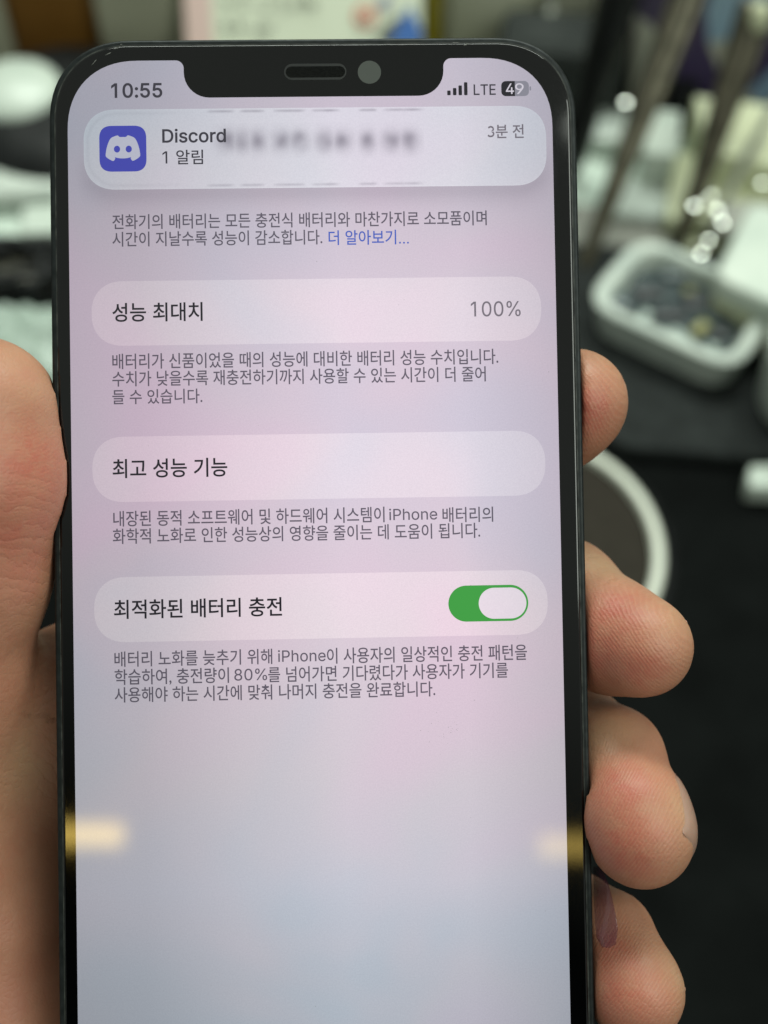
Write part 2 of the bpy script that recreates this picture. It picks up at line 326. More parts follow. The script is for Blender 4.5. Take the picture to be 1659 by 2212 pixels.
  'iPhone': [[[53,0],[53,379],[114,379],[114,0]],[[84,443],[73,444],[63,448],[54,455],[47,463],[43,472],[41,483],[43,494],[47,504],[54,512],[63,518],[73,522],[84,524],[95,522],[105,518],[114,512],[121,504],[125,494],[126,483],[125,472],[121,463],[114,455],[105,448],[95,444]],[[227,0],[227,509],[402,509],[439,506],[471,499],[499,487],[522,471],[542,452],[556,430],[567,404],[573,377],[575,348],[573,318],[567,291],[556,265],[542,243],[522,223],[499,207],[471,195],[439,188],[402,186],[291,186],[291,0]],[[291,242],[399,242],[424,244],[446,248],[464,256],[479,266],[491,279],[500,294],[506,310],[510,328],[511,348],[510,367],[506,385],[500,402],[491,416],[478,428],[463,439],[445,446],[424,451],[399,452],[291,452]],[[725,227],[725,0],[664,0],[664,509],[725,509],[725,287],[714,287],[727,319],[743,344],[763,362],[786,374],[811,382],[839,384],[863,383],[886,377],[906,369],[924,356],[940,340],[952,321],[961,298],[966,271],[968,240],[968,0],[907,0],[907,235],[905,263],[897,286],[884,304],[867,318],[846,326],[821,329],[803,328],[787,324],[772,317],[758,308],[747,297],[737,283],[730,266],[726,248]],[[1228,-8],[1195,-5],[1165,3],[1138,16],[1114,35],[1094,58],[1077,85],[1065,116],[1058,150],[1055,187],[1058,225],[1065,260],[1077,291],[1094,318],[1114,341],[1138,360],[1165,374],[1195,382],[1228,384],[1262,382],[1292,374],[1320,360],[1344,341],[1364,318],[1381,291],[1393,260],[1400,225],[1402,187],[1400,150],[1393,116],[1381,85],[1364,58],[1344,35],[1320,16],[1292,3],[1262,-5]],[[1228,46],[1252,49],[1273,55],[1291,66],[1306,80],[1319,97],[1328,117],[1335,139],[1339,163],[1340,187],[1339,212],[1335,236],[1328,258],[1319,278],[1306,296],[1291,310],[1273,321],[1252,328],[1228,330],[1205,328],[1184,321],[1166,310],[1151,296],[1139,278],[1130,258],[1123,236],[1119,212],[1117,187],[1119,163],[1123,139],[1130,117],[1139,97],[1151,80],[1166,66],[1184,55],[1205,49]],[[1550,227],[1550,0],[1489,0],[1489,379],[1548,379],[1548,287],[1539,287],[1552,319],[1569,344],[1588,362],[1611,374],[1636,382],[1664,384],[1688,383],[1711,377],[1731,369],[1749,356],[1764,340],[1777,321],[1786,298],[1792,271],[1793,240],[1793,0],[1732,0],[1732,235],[1730,263],[1722,286],[1709,304],[1692,318],[1671,326],[1646,329],[1629,328],[1612,324],[1597,317],[1584,308],[1572,297],[1563,283],[1556,266],[1551,248]],[[2058,-8],[2023,-5],[1991,3],[1963,16],[1938,35],[1918,58],[1902,85],[1890,116],[1883,150],[1880,187],[1883,224],[1890,258],[1901,290],[1917,317],[1937,340],[1961,359],[1988,373],[2018,382],[2051,384],[2072,383],[2092,380],[2112,374],[2131,366],[2149,355],[2165,341],[2180,324],[2193,305],[2203,282],[2211,256],[2216,227],[2217,194],[2217,169],[1921,169],[1921,221],[2184,221],[2156,202],[2154,226],[2150,248],[2144,269],[2135,286],[2123,301],[2109,314],[2092,323],[2073,328],[2051,330],[2029,328],[2010,323],[1992,313],[1977,301],[1965,286],[1955,270],[1948,251],[1943,231],[1942,211],[1942,178],[1944,151],[1948,127],[1956,106],[1967,88],[1981,73],[1997,61],[2016,53],[2036,48],[2058,46],[2073,47],[2087,49],[2100,53],[2111,58],[2122,65],[2131,73],[2140,82],[2146,93],[2152,105],[2211,91],[2204,72],[2194,55],[2181,39],[2166,26],[2148,14],[2129,4],[2107,-3],[2083,-7]]],
  '80%': [[[226,-7],[193,-5],[163,1],[136,11],[111,25],[91,42],[74,62],[62,84],[54,109],[52,135],[53,156],[58,176],[65,195],[75,212],[87,228],[101,241],[117,252],[134,260],[153,265],[153,267],[129,276],[109,289],[93,308],[80,330],[73,354],[70,380],[73,405],[79,429],[90,450],[106,469],[124,485],[146,498],[170,508],[197,514],[226,516],[255,514],[282,508],[306,498],[328,485],[346,469],[361,450],[373,429],[379,405],[382,380],[379,354],[372,330],[359,308],[343,289],[323,276],[300,267],[300,265],[319,260],[335,252],[351,241],[365,228],[377,212],[387,195],[395,176],[399,156],[401,135],[398,109],[391,84],[378,62],[362,42],[341,25],[317,11],[289,1],[259,-5]],[[226,49],[248,50],[267,54],[285,60],[300,69],[313,79],[323,91],[331,106],[335,121],[337,139],[335,157],[330,173],[322,189],[312,202],[298,213],[283,223],[265,230],[247,234],[226,235],[206,234],[187,230],[169,223],[154,213],[140,202],[130,189],[122,173],[117,157],[115,139],[117,121],[121,106],[129,91],[139,79],[152,69],[167,60],[185,54],[205,50]],[[226,290],[244,291],[260,294],[274,300],[287,308],[298,318],[307,330],[314,344],[318,359],[319,376],[318,392],[314,407],[308,420],[299,432],[288,442],[275,449],[260,455],[244,459],[226,460],[208,459],[192,455],[177,449],[164,442],[153,432],[145,420],[138,407],[134,392],[133,376],[134,359],[138,344],[145,330],[154,318],[165,308],[178,300],[193,294],[209,291]],[[680,-7],[644,-3],[612,7],[583,24],[558,48],[538,77],[522,113],[510,155],[503,202],[501,254],[503,306],[510,353],[522,395],[538,431],[559,461],[583,484],[612,502],[644,512],[680,516],[715,512],[748,502],[776,484],[801,461],[821,431],[837,395],[849,353],[856,306],[858,254],[856,202],[849,155],[837,113],[821,77],[801,48],[776,24],[748,7],[716,-3]],[[680,50],[703,52],[725,60],[743,74],[759,92],[773,116],[783,144],[791,176],[795,213],[797,254],[795,295],[791,332],[783,365],[773,393],[759,416],[743,435],[725,449],[703,457],[680,460],[656,457],[635,449],[616,435],[600,416],[587,393],[576,365],[568,332],[564,295],[562,254],[564,213],[568,176],[576,144],[587,116],[600,92],[616,74],[635,60],[656,52]],[[1082,283],[1061,284],[1043,289],[1027,297],[1013,308],[1001,320],[992,335],[986,351],[982,369],[981,388],[981,412],[982,431],[986,448],[993,464],[1002,479],[1013,492],[1027,503],[1043,511],[1061,515],[1082,517],[1102,515],[1121,511],[1137,503],[1150,492],[1161,479],[1170,464],[1177,448],[1180,431],[1182,412],[1182,388],[1180,369],[1176,351],[1170,335],[1161,320],[1150,308],[1136,297],[1120,289],[1102,284]],[[1082,327],[1097,329],[1110,335],[1118,346],[1125,358],[1128,372],[1129,388],[1129,412],[1128,428],[1125,441],[1119,454],[1110,464],[1097,470],[1082,473],[1066,470],[1054,464],[1045,454],[1038,441],[1034,428],[1033,412],[1033,388],[1034,372],[1038,358],[1044,346],[1053,335],[1066,329]],[[1407,-10],[1387,-8],[1368,-3],[1352,5],[1339,15],[1327,28],[1318,43],[1312,59],[1308,77],[1307,95],[1307,120],[1308,138],[1312,156],[1318,172],[1327,187],[1339,200],[1353,210],[1369,218],[1387,223],[1407,225],[1428,223],[1446,218],[1462,210],[1476,200],[1487,187],[1496,172],[1502,156],[1506,138],[1507,120],[1507,95],[1506,77],[1502,59],[1495,43],[1486,28],[1475,15],[1462,5],[1446,-3],[1428,-8]],[[1407,35],[1423,37],[1435,43],[1444,53],[1450,66],[1454,80],[1455,95],[1455,120],[1454,135],[1450,149],[1444,162],[1435,172],[1423,178],[1407,180],[1392,178],[1379,172],[1370,162],[1364,149],[1360,135],[1359,120],[1359,95],[1360,80],[1364,66],[1370,53],[1379,43],[1391,37]],[[1039,0],[1388,509],[1446,509],[1097,0]]],
}

# ================================================================== PHONE
phone = empty('phone', MP, 'dark graphite smartphone with a notched bright screen showing battery settings, held upright in a hand', 'phone')


def L(px, py):
    """photo position -> phone screen plane, metres"""
    d = Vector(((px - CX) / FPX, -(py - CY) / FPX, -1.0))
    n = nm
    o = Vector((0, 0, -DIST))
    t = o.dot(n) / d.dot(n)
    q = RP.transposed() @ (d * t - o)
    return q.x, q.y


MM = 0.001
bx0 = L(112, 900)[0]
bx1 = L(1259, 900)[0]
by1 = L(829, 80)[1]
by0 = by1 - 146.7 * MM
PH_R = 11.2 * MM
PH_T = 7.4 * MM
OUT = round_rect(bx0, by0, bx1, by1, PH_R, 16, 2.25)

m_frame = worn('graphite_metal', (0.008, 0.011, 0.011, 1), (0.018, 0.022, 0.022, 1), 900, rough=0.42, metal=0.4, spec=0.3)
m_bezel = principled('black_glass', (0.0008, 0.0010, 0.0010, 1), 0.045, 0, 0.5)
m_back = principled('frosted_back_glass', (0.02, 0.024, 0.024, 1), 0.35)
m_hole = worn('speaker_mesh_fine', (0.001, 0.001, 0.001, 1), (0.012, 0.013, 0.012, 1), 9000, rough=0.8, spec=0.05, detail=1.0)
m_void = principled('speaker_mesh', (0.0015, 0.0015, 0.0015, 1), 0.8, 0, 0.05)


def inset(lp, d):
    cx = (bx0 + bx1) / 2
    cy = (by0 + by1) / 2
    return round_rect(bx0 + d, by0 + d, bx1 - d, by1 - d, PH_R - d, 16, 2.25)


prism('frame', OUT, -PH_T + 0.3 * MM, -0.25 * MM, m_frame, phone, 0.42 * MM, 3)
prism('bezel_glass', inset(OUT, 0.85 * MM), -0.6 * MM, 0.0, m_bezel, phone, 0.34 * MM, 4)
prism('back_panel', inset(OUT, 0.8 * MM), -PH_T, -PH_T + 0.8 * MM, m_back, phone, 0.25 * MM, 2)
# thin pale seam where the glass meets the rim
def ring_mesh(name, a, b, z, mat, parent):
    n = min(len(a), len(b))
    v = [(x, y, z) for x, y in a[:n]] + [(x, y, z) for x, y in b[:n]]
    f = [(i, (i + 1) % n, n + (i + 1) % n, n + i) for i in range(n)]
    return mesh_obj(name, v, f, mat, parent)
m_seam = worn('rim_seam', (0.012, 0.014, 0.013, 1), (0.06, 0.065, 0.058, 1), 500, rough=0.5, metal=0.3, spec=0.3)
ring_mesh('seam', inset(OUT, 0.72 * MM), inset(OUT, 0.98 * MM), -0.20 * MM, m_seam, phone)

# chips and scuffs of the rim near the top corners
def scuff(px, py, w, h, ang):
    x, y = L(px, py)
    w, h = w * MM, h * MM
    pts = []
    for i in range(9):
        a = 2 * math.pi * i / 9
        k = 0.55 + 0.6 * random.random()
        u, v = w * k * math.cos(a), h * k * math.sin(a)
        c, s = math.cos(ang), math.sin(ang)
        pts.append((x + u * c - v * s, y + u * s + v * c))
    return flat('scuff', [pts], 0.012 * MM, m_scuff, phone)
m_scuff = worn('chipped_edge', (0.05, 0.055, 0.05, 1), (0.22, 0.22, 0.2, 1), 6000, rough=0.6)
for a in ((252, 104, 0.55, 0.10, 0.25), (234, 116, 0.5, 0.07, 0.5), (204, 134, 0.6, 0.06, 0.85), (262, 96, 0.16, 0.08, 0.2),
          (984, 92, 0.6, 0.05, 0.0), (1007, 96, 0.35, 0.10, 0.4)):
    scuff(*a)

# side keys on the left rim
for y0_, y1_ in ((600, 690), (395, 560), (-1, -1)):
    if y0_ < 0: continue
    ya, yb = L(112, y1_)[1], L(112, y0_)[1]
    lp = [(bx0 - 0.35 * MM, ya), (bx0 + 0.4 * MM, ya), (bx0 + 0.4 * MM, yb), (bx0 - 0.35 * MM, yb)]
    prism('side_button', lp, -5.0 * MM, -2.6 * MM, m_frame, phone, 0.2 * MM, 2)
ya, yb = L(1262, 960)[1], L(1262, 700)[1]
prism('side_button', [(bx1 - 0.4 * MM, ya), (bx1 + 0.25 * MM, ya), (bx1 + 0.25 * MM, yb), (bx1 - 0.4 * MM, yb)], -5.0 * MM, -2.6 * MM, m_frame, phone, 0.2 * MM, 2)


# ---------------------------------------------------------------- lit display
def display(name, col, mottle=1.0, alpha=None):
    """lit pixels under glass: reflection mottling and edge falloff are painted into the emission"""
    m = principled(name, (0.004, 0.004, 0.004, 1), 0.045)
    n = m.node_tree
    p = n.nodes['Principled BSDF']
    p.inputs['Emission Strength'].default_value = 1.0
    if mottle:
        t = n.nodes.new('ShaderNodeTexCoord')
        def noise(scale, detail, dist=0.0):
            q = n.nodes.new('ShaderNodeTexNoise')
            q.inputs['Scale'].default_value = scale
            q.inputs['Detail'].default_value = detail
            q.inputs['Distortion'].default_value = dist
            n.links.new(t.outputs['Object'], q.inputs['Vector'])
            return q.outputs['Fac']
        def mixc(fac, blend, a, b, f=None):
            q = n.nodes.new('ShaderNodeMix')
            q.data_type = 'RGBA'
            q.blend_type = blend
            for key, val in ((6, a), (7, b)):
                if isinstance(val, tuple): q.inputs[key].default_value = val
                else: n.links.new(val, q.inputs[key])
            if isinstance(fac, float): q.inputs[0].default_value = fac
            else: n.links.new(fac, q.inputs[0])
            return q.outputs[2]
        def ramp(src, stops):
            q = n.nodes.new('ShaderNodeValToRGB')
            el = q.color_ramp.elements
            el[0].position, el[0].color = stops[0]
            el[1].position, el[1].color = stops[-1]
            for pos, c in stops[1:-1]:
                e2 = el.new(pos)
                e2.color = c
            n.links.new(src, q.inputs[0])
            return q.outputs[0]
        k = mottle
        def tint(r, g, b):
            return (1 + (r - 1) * k, 1 + (g - 1) * k, 1 + (b - 1) * k, 1)
        # moire and reflection mottling painted in, pink <-> blue-grey
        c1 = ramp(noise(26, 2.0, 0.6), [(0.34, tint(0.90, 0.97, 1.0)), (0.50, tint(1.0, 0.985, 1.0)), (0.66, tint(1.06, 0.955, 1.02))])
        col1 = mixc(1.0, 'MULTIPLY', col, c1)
        # falloff painted along the screen: cool grey at the very top, lilac in the middle, cool blue-grey at the bottom
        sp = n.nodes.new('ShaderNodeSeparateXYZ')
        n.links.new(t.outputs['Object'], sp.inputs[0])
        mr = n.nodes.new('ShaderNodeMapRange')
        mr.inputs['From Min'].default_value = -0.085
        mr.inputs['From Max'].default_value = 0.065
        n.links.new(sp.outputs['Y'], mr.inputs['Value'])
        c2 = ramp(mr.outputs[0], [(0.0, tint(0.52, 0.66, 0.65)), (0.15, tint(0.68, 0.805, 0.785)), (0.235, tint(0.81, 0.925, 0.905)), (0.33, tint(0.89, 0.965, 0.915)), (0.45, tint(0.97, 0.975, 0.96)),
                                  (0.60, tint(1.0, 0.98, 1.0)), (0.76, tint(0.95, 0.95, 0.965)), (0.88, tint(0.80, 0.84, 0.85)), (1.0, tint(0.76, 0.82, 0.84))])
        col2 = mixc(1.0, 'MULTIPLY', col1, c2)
        # vignette painted in, dimmer towards both side edges
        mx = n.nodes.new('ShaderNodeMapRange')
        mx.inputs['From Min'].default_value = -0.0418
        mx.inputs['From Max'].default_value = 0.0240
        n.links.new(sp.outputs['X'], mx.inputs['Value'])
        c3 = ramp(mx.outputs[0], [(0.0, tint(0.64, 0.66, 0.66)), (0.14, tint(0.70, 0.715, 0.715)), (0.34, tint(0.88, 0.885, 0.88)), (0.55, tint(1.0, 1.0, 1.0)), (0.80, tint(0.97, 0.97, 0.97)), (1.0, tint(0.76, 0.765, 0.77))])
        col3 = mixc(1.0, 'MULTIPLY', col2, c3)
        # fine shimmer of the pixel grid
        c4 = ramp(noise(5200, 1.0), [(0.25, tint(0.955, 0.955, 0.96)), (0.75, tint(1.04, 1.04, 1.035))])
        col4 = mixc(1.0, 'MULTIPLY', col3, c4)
        n.links.new(col4, p.inputs['Emission Color'])
    else:
        p.inputs['Emission Color'].default_value = col
    if alpha:
        at = n.nodes.new('ShaderNodeAttribute')
        at.attribute_name = alpha
        n.links.new(at.outputs['Fac'], p.inputs['Alpha'])
    return m


Z1, Z2, Z3, Z4 = 0.02 * MM, 0.04 * MM, 0.06 * MM, 0.08 * MM
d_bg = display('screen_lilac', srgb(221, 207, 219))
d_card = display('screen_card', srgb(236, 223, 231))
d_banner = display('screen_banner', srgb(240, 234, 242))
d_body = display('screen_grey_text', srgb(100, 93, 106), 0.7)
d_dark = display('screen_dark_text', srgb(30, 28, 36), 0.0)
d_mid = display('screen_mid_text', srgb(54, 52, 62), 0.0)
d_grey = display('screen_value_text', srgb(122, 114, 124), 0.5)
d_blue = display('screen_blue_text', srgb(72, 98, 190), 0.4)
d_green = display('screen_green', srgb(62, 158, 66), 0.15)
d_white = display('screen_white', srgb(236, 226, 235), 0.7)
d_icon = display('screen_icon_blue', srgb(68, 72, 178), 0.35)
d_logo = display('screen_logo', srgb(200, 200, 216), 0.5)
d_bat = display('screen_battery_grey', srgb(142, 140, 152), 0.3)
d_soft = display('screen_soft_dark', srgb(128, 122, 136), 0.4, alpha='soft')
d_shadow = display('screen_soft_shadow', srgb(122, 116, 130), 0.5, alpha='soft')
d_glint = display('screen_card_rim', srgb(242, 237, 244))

# display outline with the notch
sxl, sxr = L(154.5, 1000)[0], L(1208, 1000)[0]
syt = L(829, 127)[1]
syb = by0 + 3.3 * MM
scr = round_rect(sxl, syb, sxr, syt, 9.6 * MM, 16, 2.25)
nl, nr = L(397, 165)[0], L(958, 165)[0]
nb = L(680, 209)[1]
def arc(cx, cy, r, a0, a1, n=9):
    return [(cx + r * math.cos(math.radians(a0 + (a1 - a0) * i / n)), cy + r * math.sin(math.radians(a0 + (a1 - a0) * i / n))) for i in range(n + 1)]
rb, rs = 3.45 * MM, 1.1 * MM
notch = arc(nr + rs, syt - rs, rs, 90, 180) + arc(nr - rb, nb + rb, rb, 0, -90) + arc(nl + rb, nb + rb, rb, 270, 180) + arc(nl - rs, syt - rs, rs, 0, 90)
# insert the notch in the top edge (scr runs counter-clockwise from the right)
cut = None
for i in range(len(scr)):
    a, b = scr[i], scr[(i + 1) % len(scr)]
    if abs(a[1] - syt) < 1e-7 and abs(b[1] - syt) < 1e-7 and a[0] - b[0] > 0.02:
        cut = i
scr = scr[:cut + 1] + notch + scr[cut + 1:]
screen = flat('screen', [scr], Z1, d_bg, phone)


def rect_px(xl, xr, ytl, ytr, ybl, ybr):
    """photo measures of a card (left, right, top at both ends, bottom at both ends) -> local rectangle"""
    ym = (ytl + ytr + ybl + ybr) / 4
    xm = (xl + xr) / 2
    return L(xl, ym + (ytl - ytr) / 2)[0], L(xm, (ybl + ybr) / 2)[1], L(xr, ym - (ytl - ytr) / 2)[0], L(xm, (ytl + ytr) / 2)[1]


def card(name, xl, xr, ytl, ytr, ybl, ybr, r, z, mat, p=2.3):
    x0, y0, x1, y1 = rect_px(xl, xr, ytl, ytr, ybl, ybr)
    return flat(name, [round_rect(x0, y0, x1, y1, r * MM, 16, p)], z, mat, screen)


def soft_sheet(name, x0, y0, x1, y1, nx, ny, fn, z, mat):
    v, f, a = [], [], []
    for j in range(ny + 1):
        for i in range(nx + 1):
            x = x0 + (x1 - x0) * i / nx
            y = y0 + (y1 - y0) * j / ny
            v.append((x, y, z))
            a.append(fn(x, y))
    for j in range(ny):
        for i in range(nx):
            q = j * (nx + 1) + i
            f.append((q, q + 1, q + nx + 2, q + nx + 1))
    o = mesh_obj(name, v, f, mat, screen)
    at = o.data.attributes.new('soft', 'FLOAT', 'POINT')
    at.data.foreach_set('value', a)
    return o


def sd_rr(x, y, x0, y0, x1, y1, r):
    qx = abs(x - (x0 + x1) / 2) - (x1 - x0) / 2 + r
    qy = abs(y - (y0 + y1) / 2) - (y1 - y0) / 2 + r
    return math.hypot(max(qx, 0), max(qy, 0)) + min(max(qx, qy), 0) - r


# settings cards
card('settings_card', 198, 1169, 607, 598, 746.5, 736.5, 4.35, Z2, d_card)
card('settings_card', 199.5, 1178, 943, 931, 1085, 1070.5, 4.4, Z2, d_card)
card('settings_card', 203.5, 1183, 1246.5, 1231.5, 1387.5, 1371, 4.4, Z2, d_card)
# notification banner with its soft shadow
bnx0, bny0, bnx1, bny1 = rect_px(181, 1180, 235, 231, 409, 402)
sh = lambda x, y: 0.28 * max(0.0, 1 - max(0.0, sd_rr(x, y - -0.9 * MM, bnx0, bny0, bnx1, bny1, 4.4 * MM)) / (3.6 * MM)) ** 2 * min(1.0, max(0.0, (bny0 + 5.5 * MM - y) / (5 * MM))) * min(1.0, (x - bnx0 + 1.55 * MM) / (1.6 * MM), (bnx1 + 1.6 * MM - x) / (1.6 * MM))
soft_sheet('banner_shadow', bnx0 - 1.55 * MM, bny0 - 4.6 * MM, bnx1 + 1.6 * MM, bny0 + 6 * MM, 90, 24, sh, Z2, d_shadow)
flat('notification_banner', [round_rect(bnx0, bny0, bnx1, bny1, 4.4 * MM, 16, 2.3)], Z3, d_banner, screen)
o_ = round_rect(bnx0, bny0, bnx1, bny1, 4.4 * MM, 16, 2.3)
i_ = round_rect(bnx0 + 0.14 * MM, bny0 + 0.14 * MM, bnx1 - 0.14 * MM, bny1 - 0.14 * MM, 4.26 * MM, 16, 2.3)
ring_mesh('banner_rim', o_, i_, Z3 + 0.004 * MM, d_glint, screen)
j_ = round_rect(bnx0 + 0.42 * MM, bny0 + 0.42 * MM, bnx1 - 0.42 * MM, bny1 - 0.42 * MM, 4.0 * MM, 16, 2.3)
lens = lambda x, y: 0.09 * math.exp(-((sd_rr(x, y, bnx0, bny0, bnx1, bny1, 4.4 * MM) + 0.55 * MM) / (0.22 * MM)) ** 2) * (1.0 if x < 0 else 0.25) * max(0.0, min(1.0, (-(x - 0.25 * (bnx1 - bnx0) - bnx0)) / (8 * MM)))
soft_sheet('banner_lens', bnx0, bny0, bnx0 + 17 * MM, bny1, 110, 80, lens, Z3 + 0.006 * MM, d_shadow)

# the title of the page behind, blurred through the banner
blob = [(490, 44), (524, 40), (556, 40), (608, 44), (646, 44), (702, 42), (740, 42), (794, 34), (846, 44), (884, 42)]
tx = [(L(x, 304)[0], L(x, 304)[1] + (x * 0.0), w / 16.0 * MM / 2) for x, w in blob]
def title_soft(x, y):
    s = 0.0
    for cx_, cy_, w in tx:
        s = max(s, math.exp(-(abs(x - cx_) / (w * 0.98)) ** 2.0) * math.exp(-(abs(y - cy_) / (1.45 * MM)) ** 2.2))
    wob = 0.82 + 0.35 * mnoise.noise((x * 620, y * 620, 0.3))
    return max(0.0, min(1.0, 0.76 * s * wob))
xa, ya = L(455, 345)
xb, yb = L(915, 262)
soft_sheet('blurred_title', xa, ya, xb, yb, 130, 30, title_soft, Z3 + 0.01 * MM, d_soft)
def dashes(yrow, k, name):
    segs = [(447, 508), (518, 572), (590, 660), (672, 735), (775, 815), (828, 915)]
    ss = [(L(a, yrow)[0], L(b, yrow)[0]) for a, b in segs]
    yc = L(680, yrow)[1]
    def fn(x, y):
        s = 0.0
        for a, b in ss:
            m_, h = (a + b) / 2, (b - a) / 2
            s = max(s, max(0.0, 1 - (abs(x - m_) / (h * 1.05)) ** 4))
        return k * s * math.exp(-((y - yc) / (0.17 * MM)) ** 2) * (0.75 + 0.4 * mnoise.noise((x * 700, 0, 2.0)))
    soft_sheet(name, L(440, yrow)[0], yc - 0.5 * MM, L(920, yrow)[0], yc + 0.5 * MM, 110, 8, fn, Z3 + 0.01 * MM, d_soft)
dashes(239, 0.6, 'blurred_title')
dashes(398.5, 0.45, 'blurred_title')


# ---------------------------------------------------------------- writing on the screen
def fit_loops(loops, x0, y0, x1, y1):
    loops = [[tuple(p) for i, p in enumerate(l) if tuple(p) != tuple(l[i - 1])] for l in loops]
    xs = [p[0] for l in loops for p in l]
    ys = [p[1] for l in loops for p in l]
    ax, ay, bx, by = min(xs), min(ys), max(xs), max(ys)
    kx, ky = (x1 - x0) / (bx - ax), (y1 - y0) / (by - ay)
    return [[(x0 + (p[0] - ax) * kx, y0 + (p[1] - ay) * ky) for p in l] for l in loops]


def latin(name, s, xl, xr, yt, yb_, mat, z=Z4, bold=0.012):
    """yt / yb_ are measured at the left end of the word"""
    x0, y0 = L(xl, yb_)
    y1 = L(xl, yt)[1]
    x1 = L(xr, yb_ - (xr - xl) * 0.014)[0]
    src = [l for l in LATIN[s] if not (len(l) == 4 and min(p[1] for p in l) == 0 and max(p[1] for p in l) == 55)]
    loops = fit_loops(src, x0, y0, x1, y1)
    def area(l): return sum(l[i - 1][0] * l[i][1] - l[i][0] * l[i - 1][1] for i in range(len(l)))
    outer_ = [l for l in loops if area(l) < 0]
    bm_ = bmesh.new()
    for l in outer_:                         # every stroke with its own counters
        xs, ys = [p[0] for p in l], [p[1] for p in l]
        def inside(h, l_):
            a_, b_ = [p[0] for p in l_], [p[1] for p in l_]
            return min(a_) <= h[0][0] <= max(a_) and min(b_) <= h[0][1] <= max(b_)
        def size(l_):
            a_, b_ = [p[0] for p in l_], [p[1] for p in l_]
            return (max(a_) - min(a_)) * (max(b_) - min(b_))
        holes = [h for h in loops if area(h) > 0 and min([o2 for o2 in outer_ if inside(h, o2)], key=size) is l]
        t = flat('stroke', [l] + holes, z, mat, screen, bold)
        bm_.from_mesh(t.data)
        bpy.data.meshes.remove(t.data)
        z += 0.0005 * MM
    me_ = bpy.data.meshes.new(name)
    bm_.to_mesh(me_); bm_.free()
    me_.materials.append(mat)
    o = bpy.data.objects.new(name, me_)
    COL.objects.link(o)
    o.parent = screen
    return o


def hangul(name, s, xl, xr, yt, yb_, mat, z=Z4, bold=0.009):
    c = bpy.data.curves.new('writing', 'FONT')
    c.body = s
    c.size = 1.0
    c.offset = bold
    c.resolution_u = 4
    t = bpy.data.objects.new('writing', c)
    COL.objects.link(t)
    dg = bpy.context.evaluated_depsgraph_get()
    me = bpy.data.meshes.new_from_object(t.evaluated_get(dg), depsgraph=dg)
    bpy.data.objects.remove(t)
    bpy.data.curves.remove(c)
    x0, y0 = L(xl, yb_)
    y1 = L(xl, yt)[1]
    x1 = L(xr, yb_ - (xr - xl) * 0.014)[0]
    n = len(me.vertices)
    co = np.empty(n * 3, 'f')
    me.vertices.foreach_get('co', co)
    co = co.reshape(-1, 3)
    lo, hi = co.min(0), co.max(0)
    co[:, 0] = x0 + (co[:, 0] - lo[0]) * (x1 - x0) / (hi[0] - lo[0])
    co[:, 1] = y0 + (co[:, 1] - lo[1]) * (y1 - y0) / (hi[1] - lo[1])
    co[:, 2] = z
    me.vertices.foreach_set('co', co.ravel())
    me.materials.clear()
    me.materials.append(mat)
    me.name = name
    o = bpy.data.objects.new(name, me)
    COL.objects.link(o)
    o.parent = screen
    return o


# status bar
latin('clock_text', '10:55', 241.5, 350, 181, 211.5, d_mid, bold=0.06)
for xa_, xb_, yt_ in ((966, 973.5, 196), (978.5, 986, 190.5), (990.5, 998, 185), (1002.5, 1010, 178)):
    x0, y0 = L(xa_, 206.2)
    x1 = L(xb_, 206)[0]
    y1 = L(xa_, yt_)[1]
    flat('signal_bar', [round_rect(x0, y0, x1, y1, 0.11 * MM, 3)], Z4, d_dark, screen)
latin('network_text', 'LTE', 1023.5, 1070.5, 183, 205.5, d_mid, bold=0.02)
x0, y0 = L(1083, 208.3)
x1, y1 = L(1142, 175.2)
xm_ = L(1112, 190)[0]
bat = round_rect(x0, y0, x1, y1, 0.62 * MM, 8)
flat('battery_icon', [bat], Z4, d_bat, screen)
lp = [(min(x, xm_), y) for x, y in bat]
lp2 = [lp[0]]
for q in lp[1:]:
    if abs(q[0] - lp2[-1][0]) + abs(q[1] - lp2[-1][1]) > 1e-8: lp2.append(q)
flat('battery_level', [lp2], Z4 + 0.01 * MM, d_dark, screen)
flat('battery_nub', [round_rect(L(1143.6, 190)[0], L(1143, 196)[1], L(1147, 190)[0], L(1143, 187)[1], 0.12 * MM, 4)], Z4, d_bat, screen)
latin('battery_text', '4', 1093, 1110, 181, 203.5, d_white, Z4 + 0.02 * MM, 0.01)
latin('battery_text', '9', 1113, 1131, 180.5, 203.5, d_white, Z4 + 0.02 * MM, 0.01)

# notification
x0, y0 = L(215.5, 371.5)
x1 = L(317, 370)[0]
y1 = L(216, 272.5)[1]
flat('app_icon', [round_rect(x0, y0, x1, y1, 1.75 * MM, 12, 2.5)], Z4, d_icon, screen)
def icon_pt(u, v):                       # u, v in 0..1 over the icon
    return x0 + (x1 - x0) * u, y0 + (y1 - y0) * v
half = [(0.50, 0.755), (0.575, 0.752), (0.600, 0.795), (0.665, 0.775), (0.760, 0.735), (0.815, 0.62), (0.850, 0.50), (0.868, 0.385), (0.868, 0.330),
        (0.815, 0.285), (0.735, 0.238), (0.695, 0.228), (0.655, 0.300), (0.690, 0.322), (0.60, 0.292), (0.50, 0.285)]
sil = half + [(1 - u, v) for u, v in reversed(half[1:-1])]
def eye(cu, cv):
    return [(cu + 0.066 * math.cos(a), cv + 0.075 * math.sin(a)) for a in [2 * math.pi * i / 20 for i in range(20)]]
def smooth_loop(lp, it=2):
    for _ in range(it):
        out = []
        for i in range(len(lp)):
            a, b = lp[i], lp[(i + 1) % len(lp)]
            out.append((a[0] * .75 + b[0] * .25, a[1] * .75 + b[1] * .25))
            out.append((a[0] * .25 + b[0] * .75, a[1] * .25 + b[1] * .75))
        lp = out
    return lp
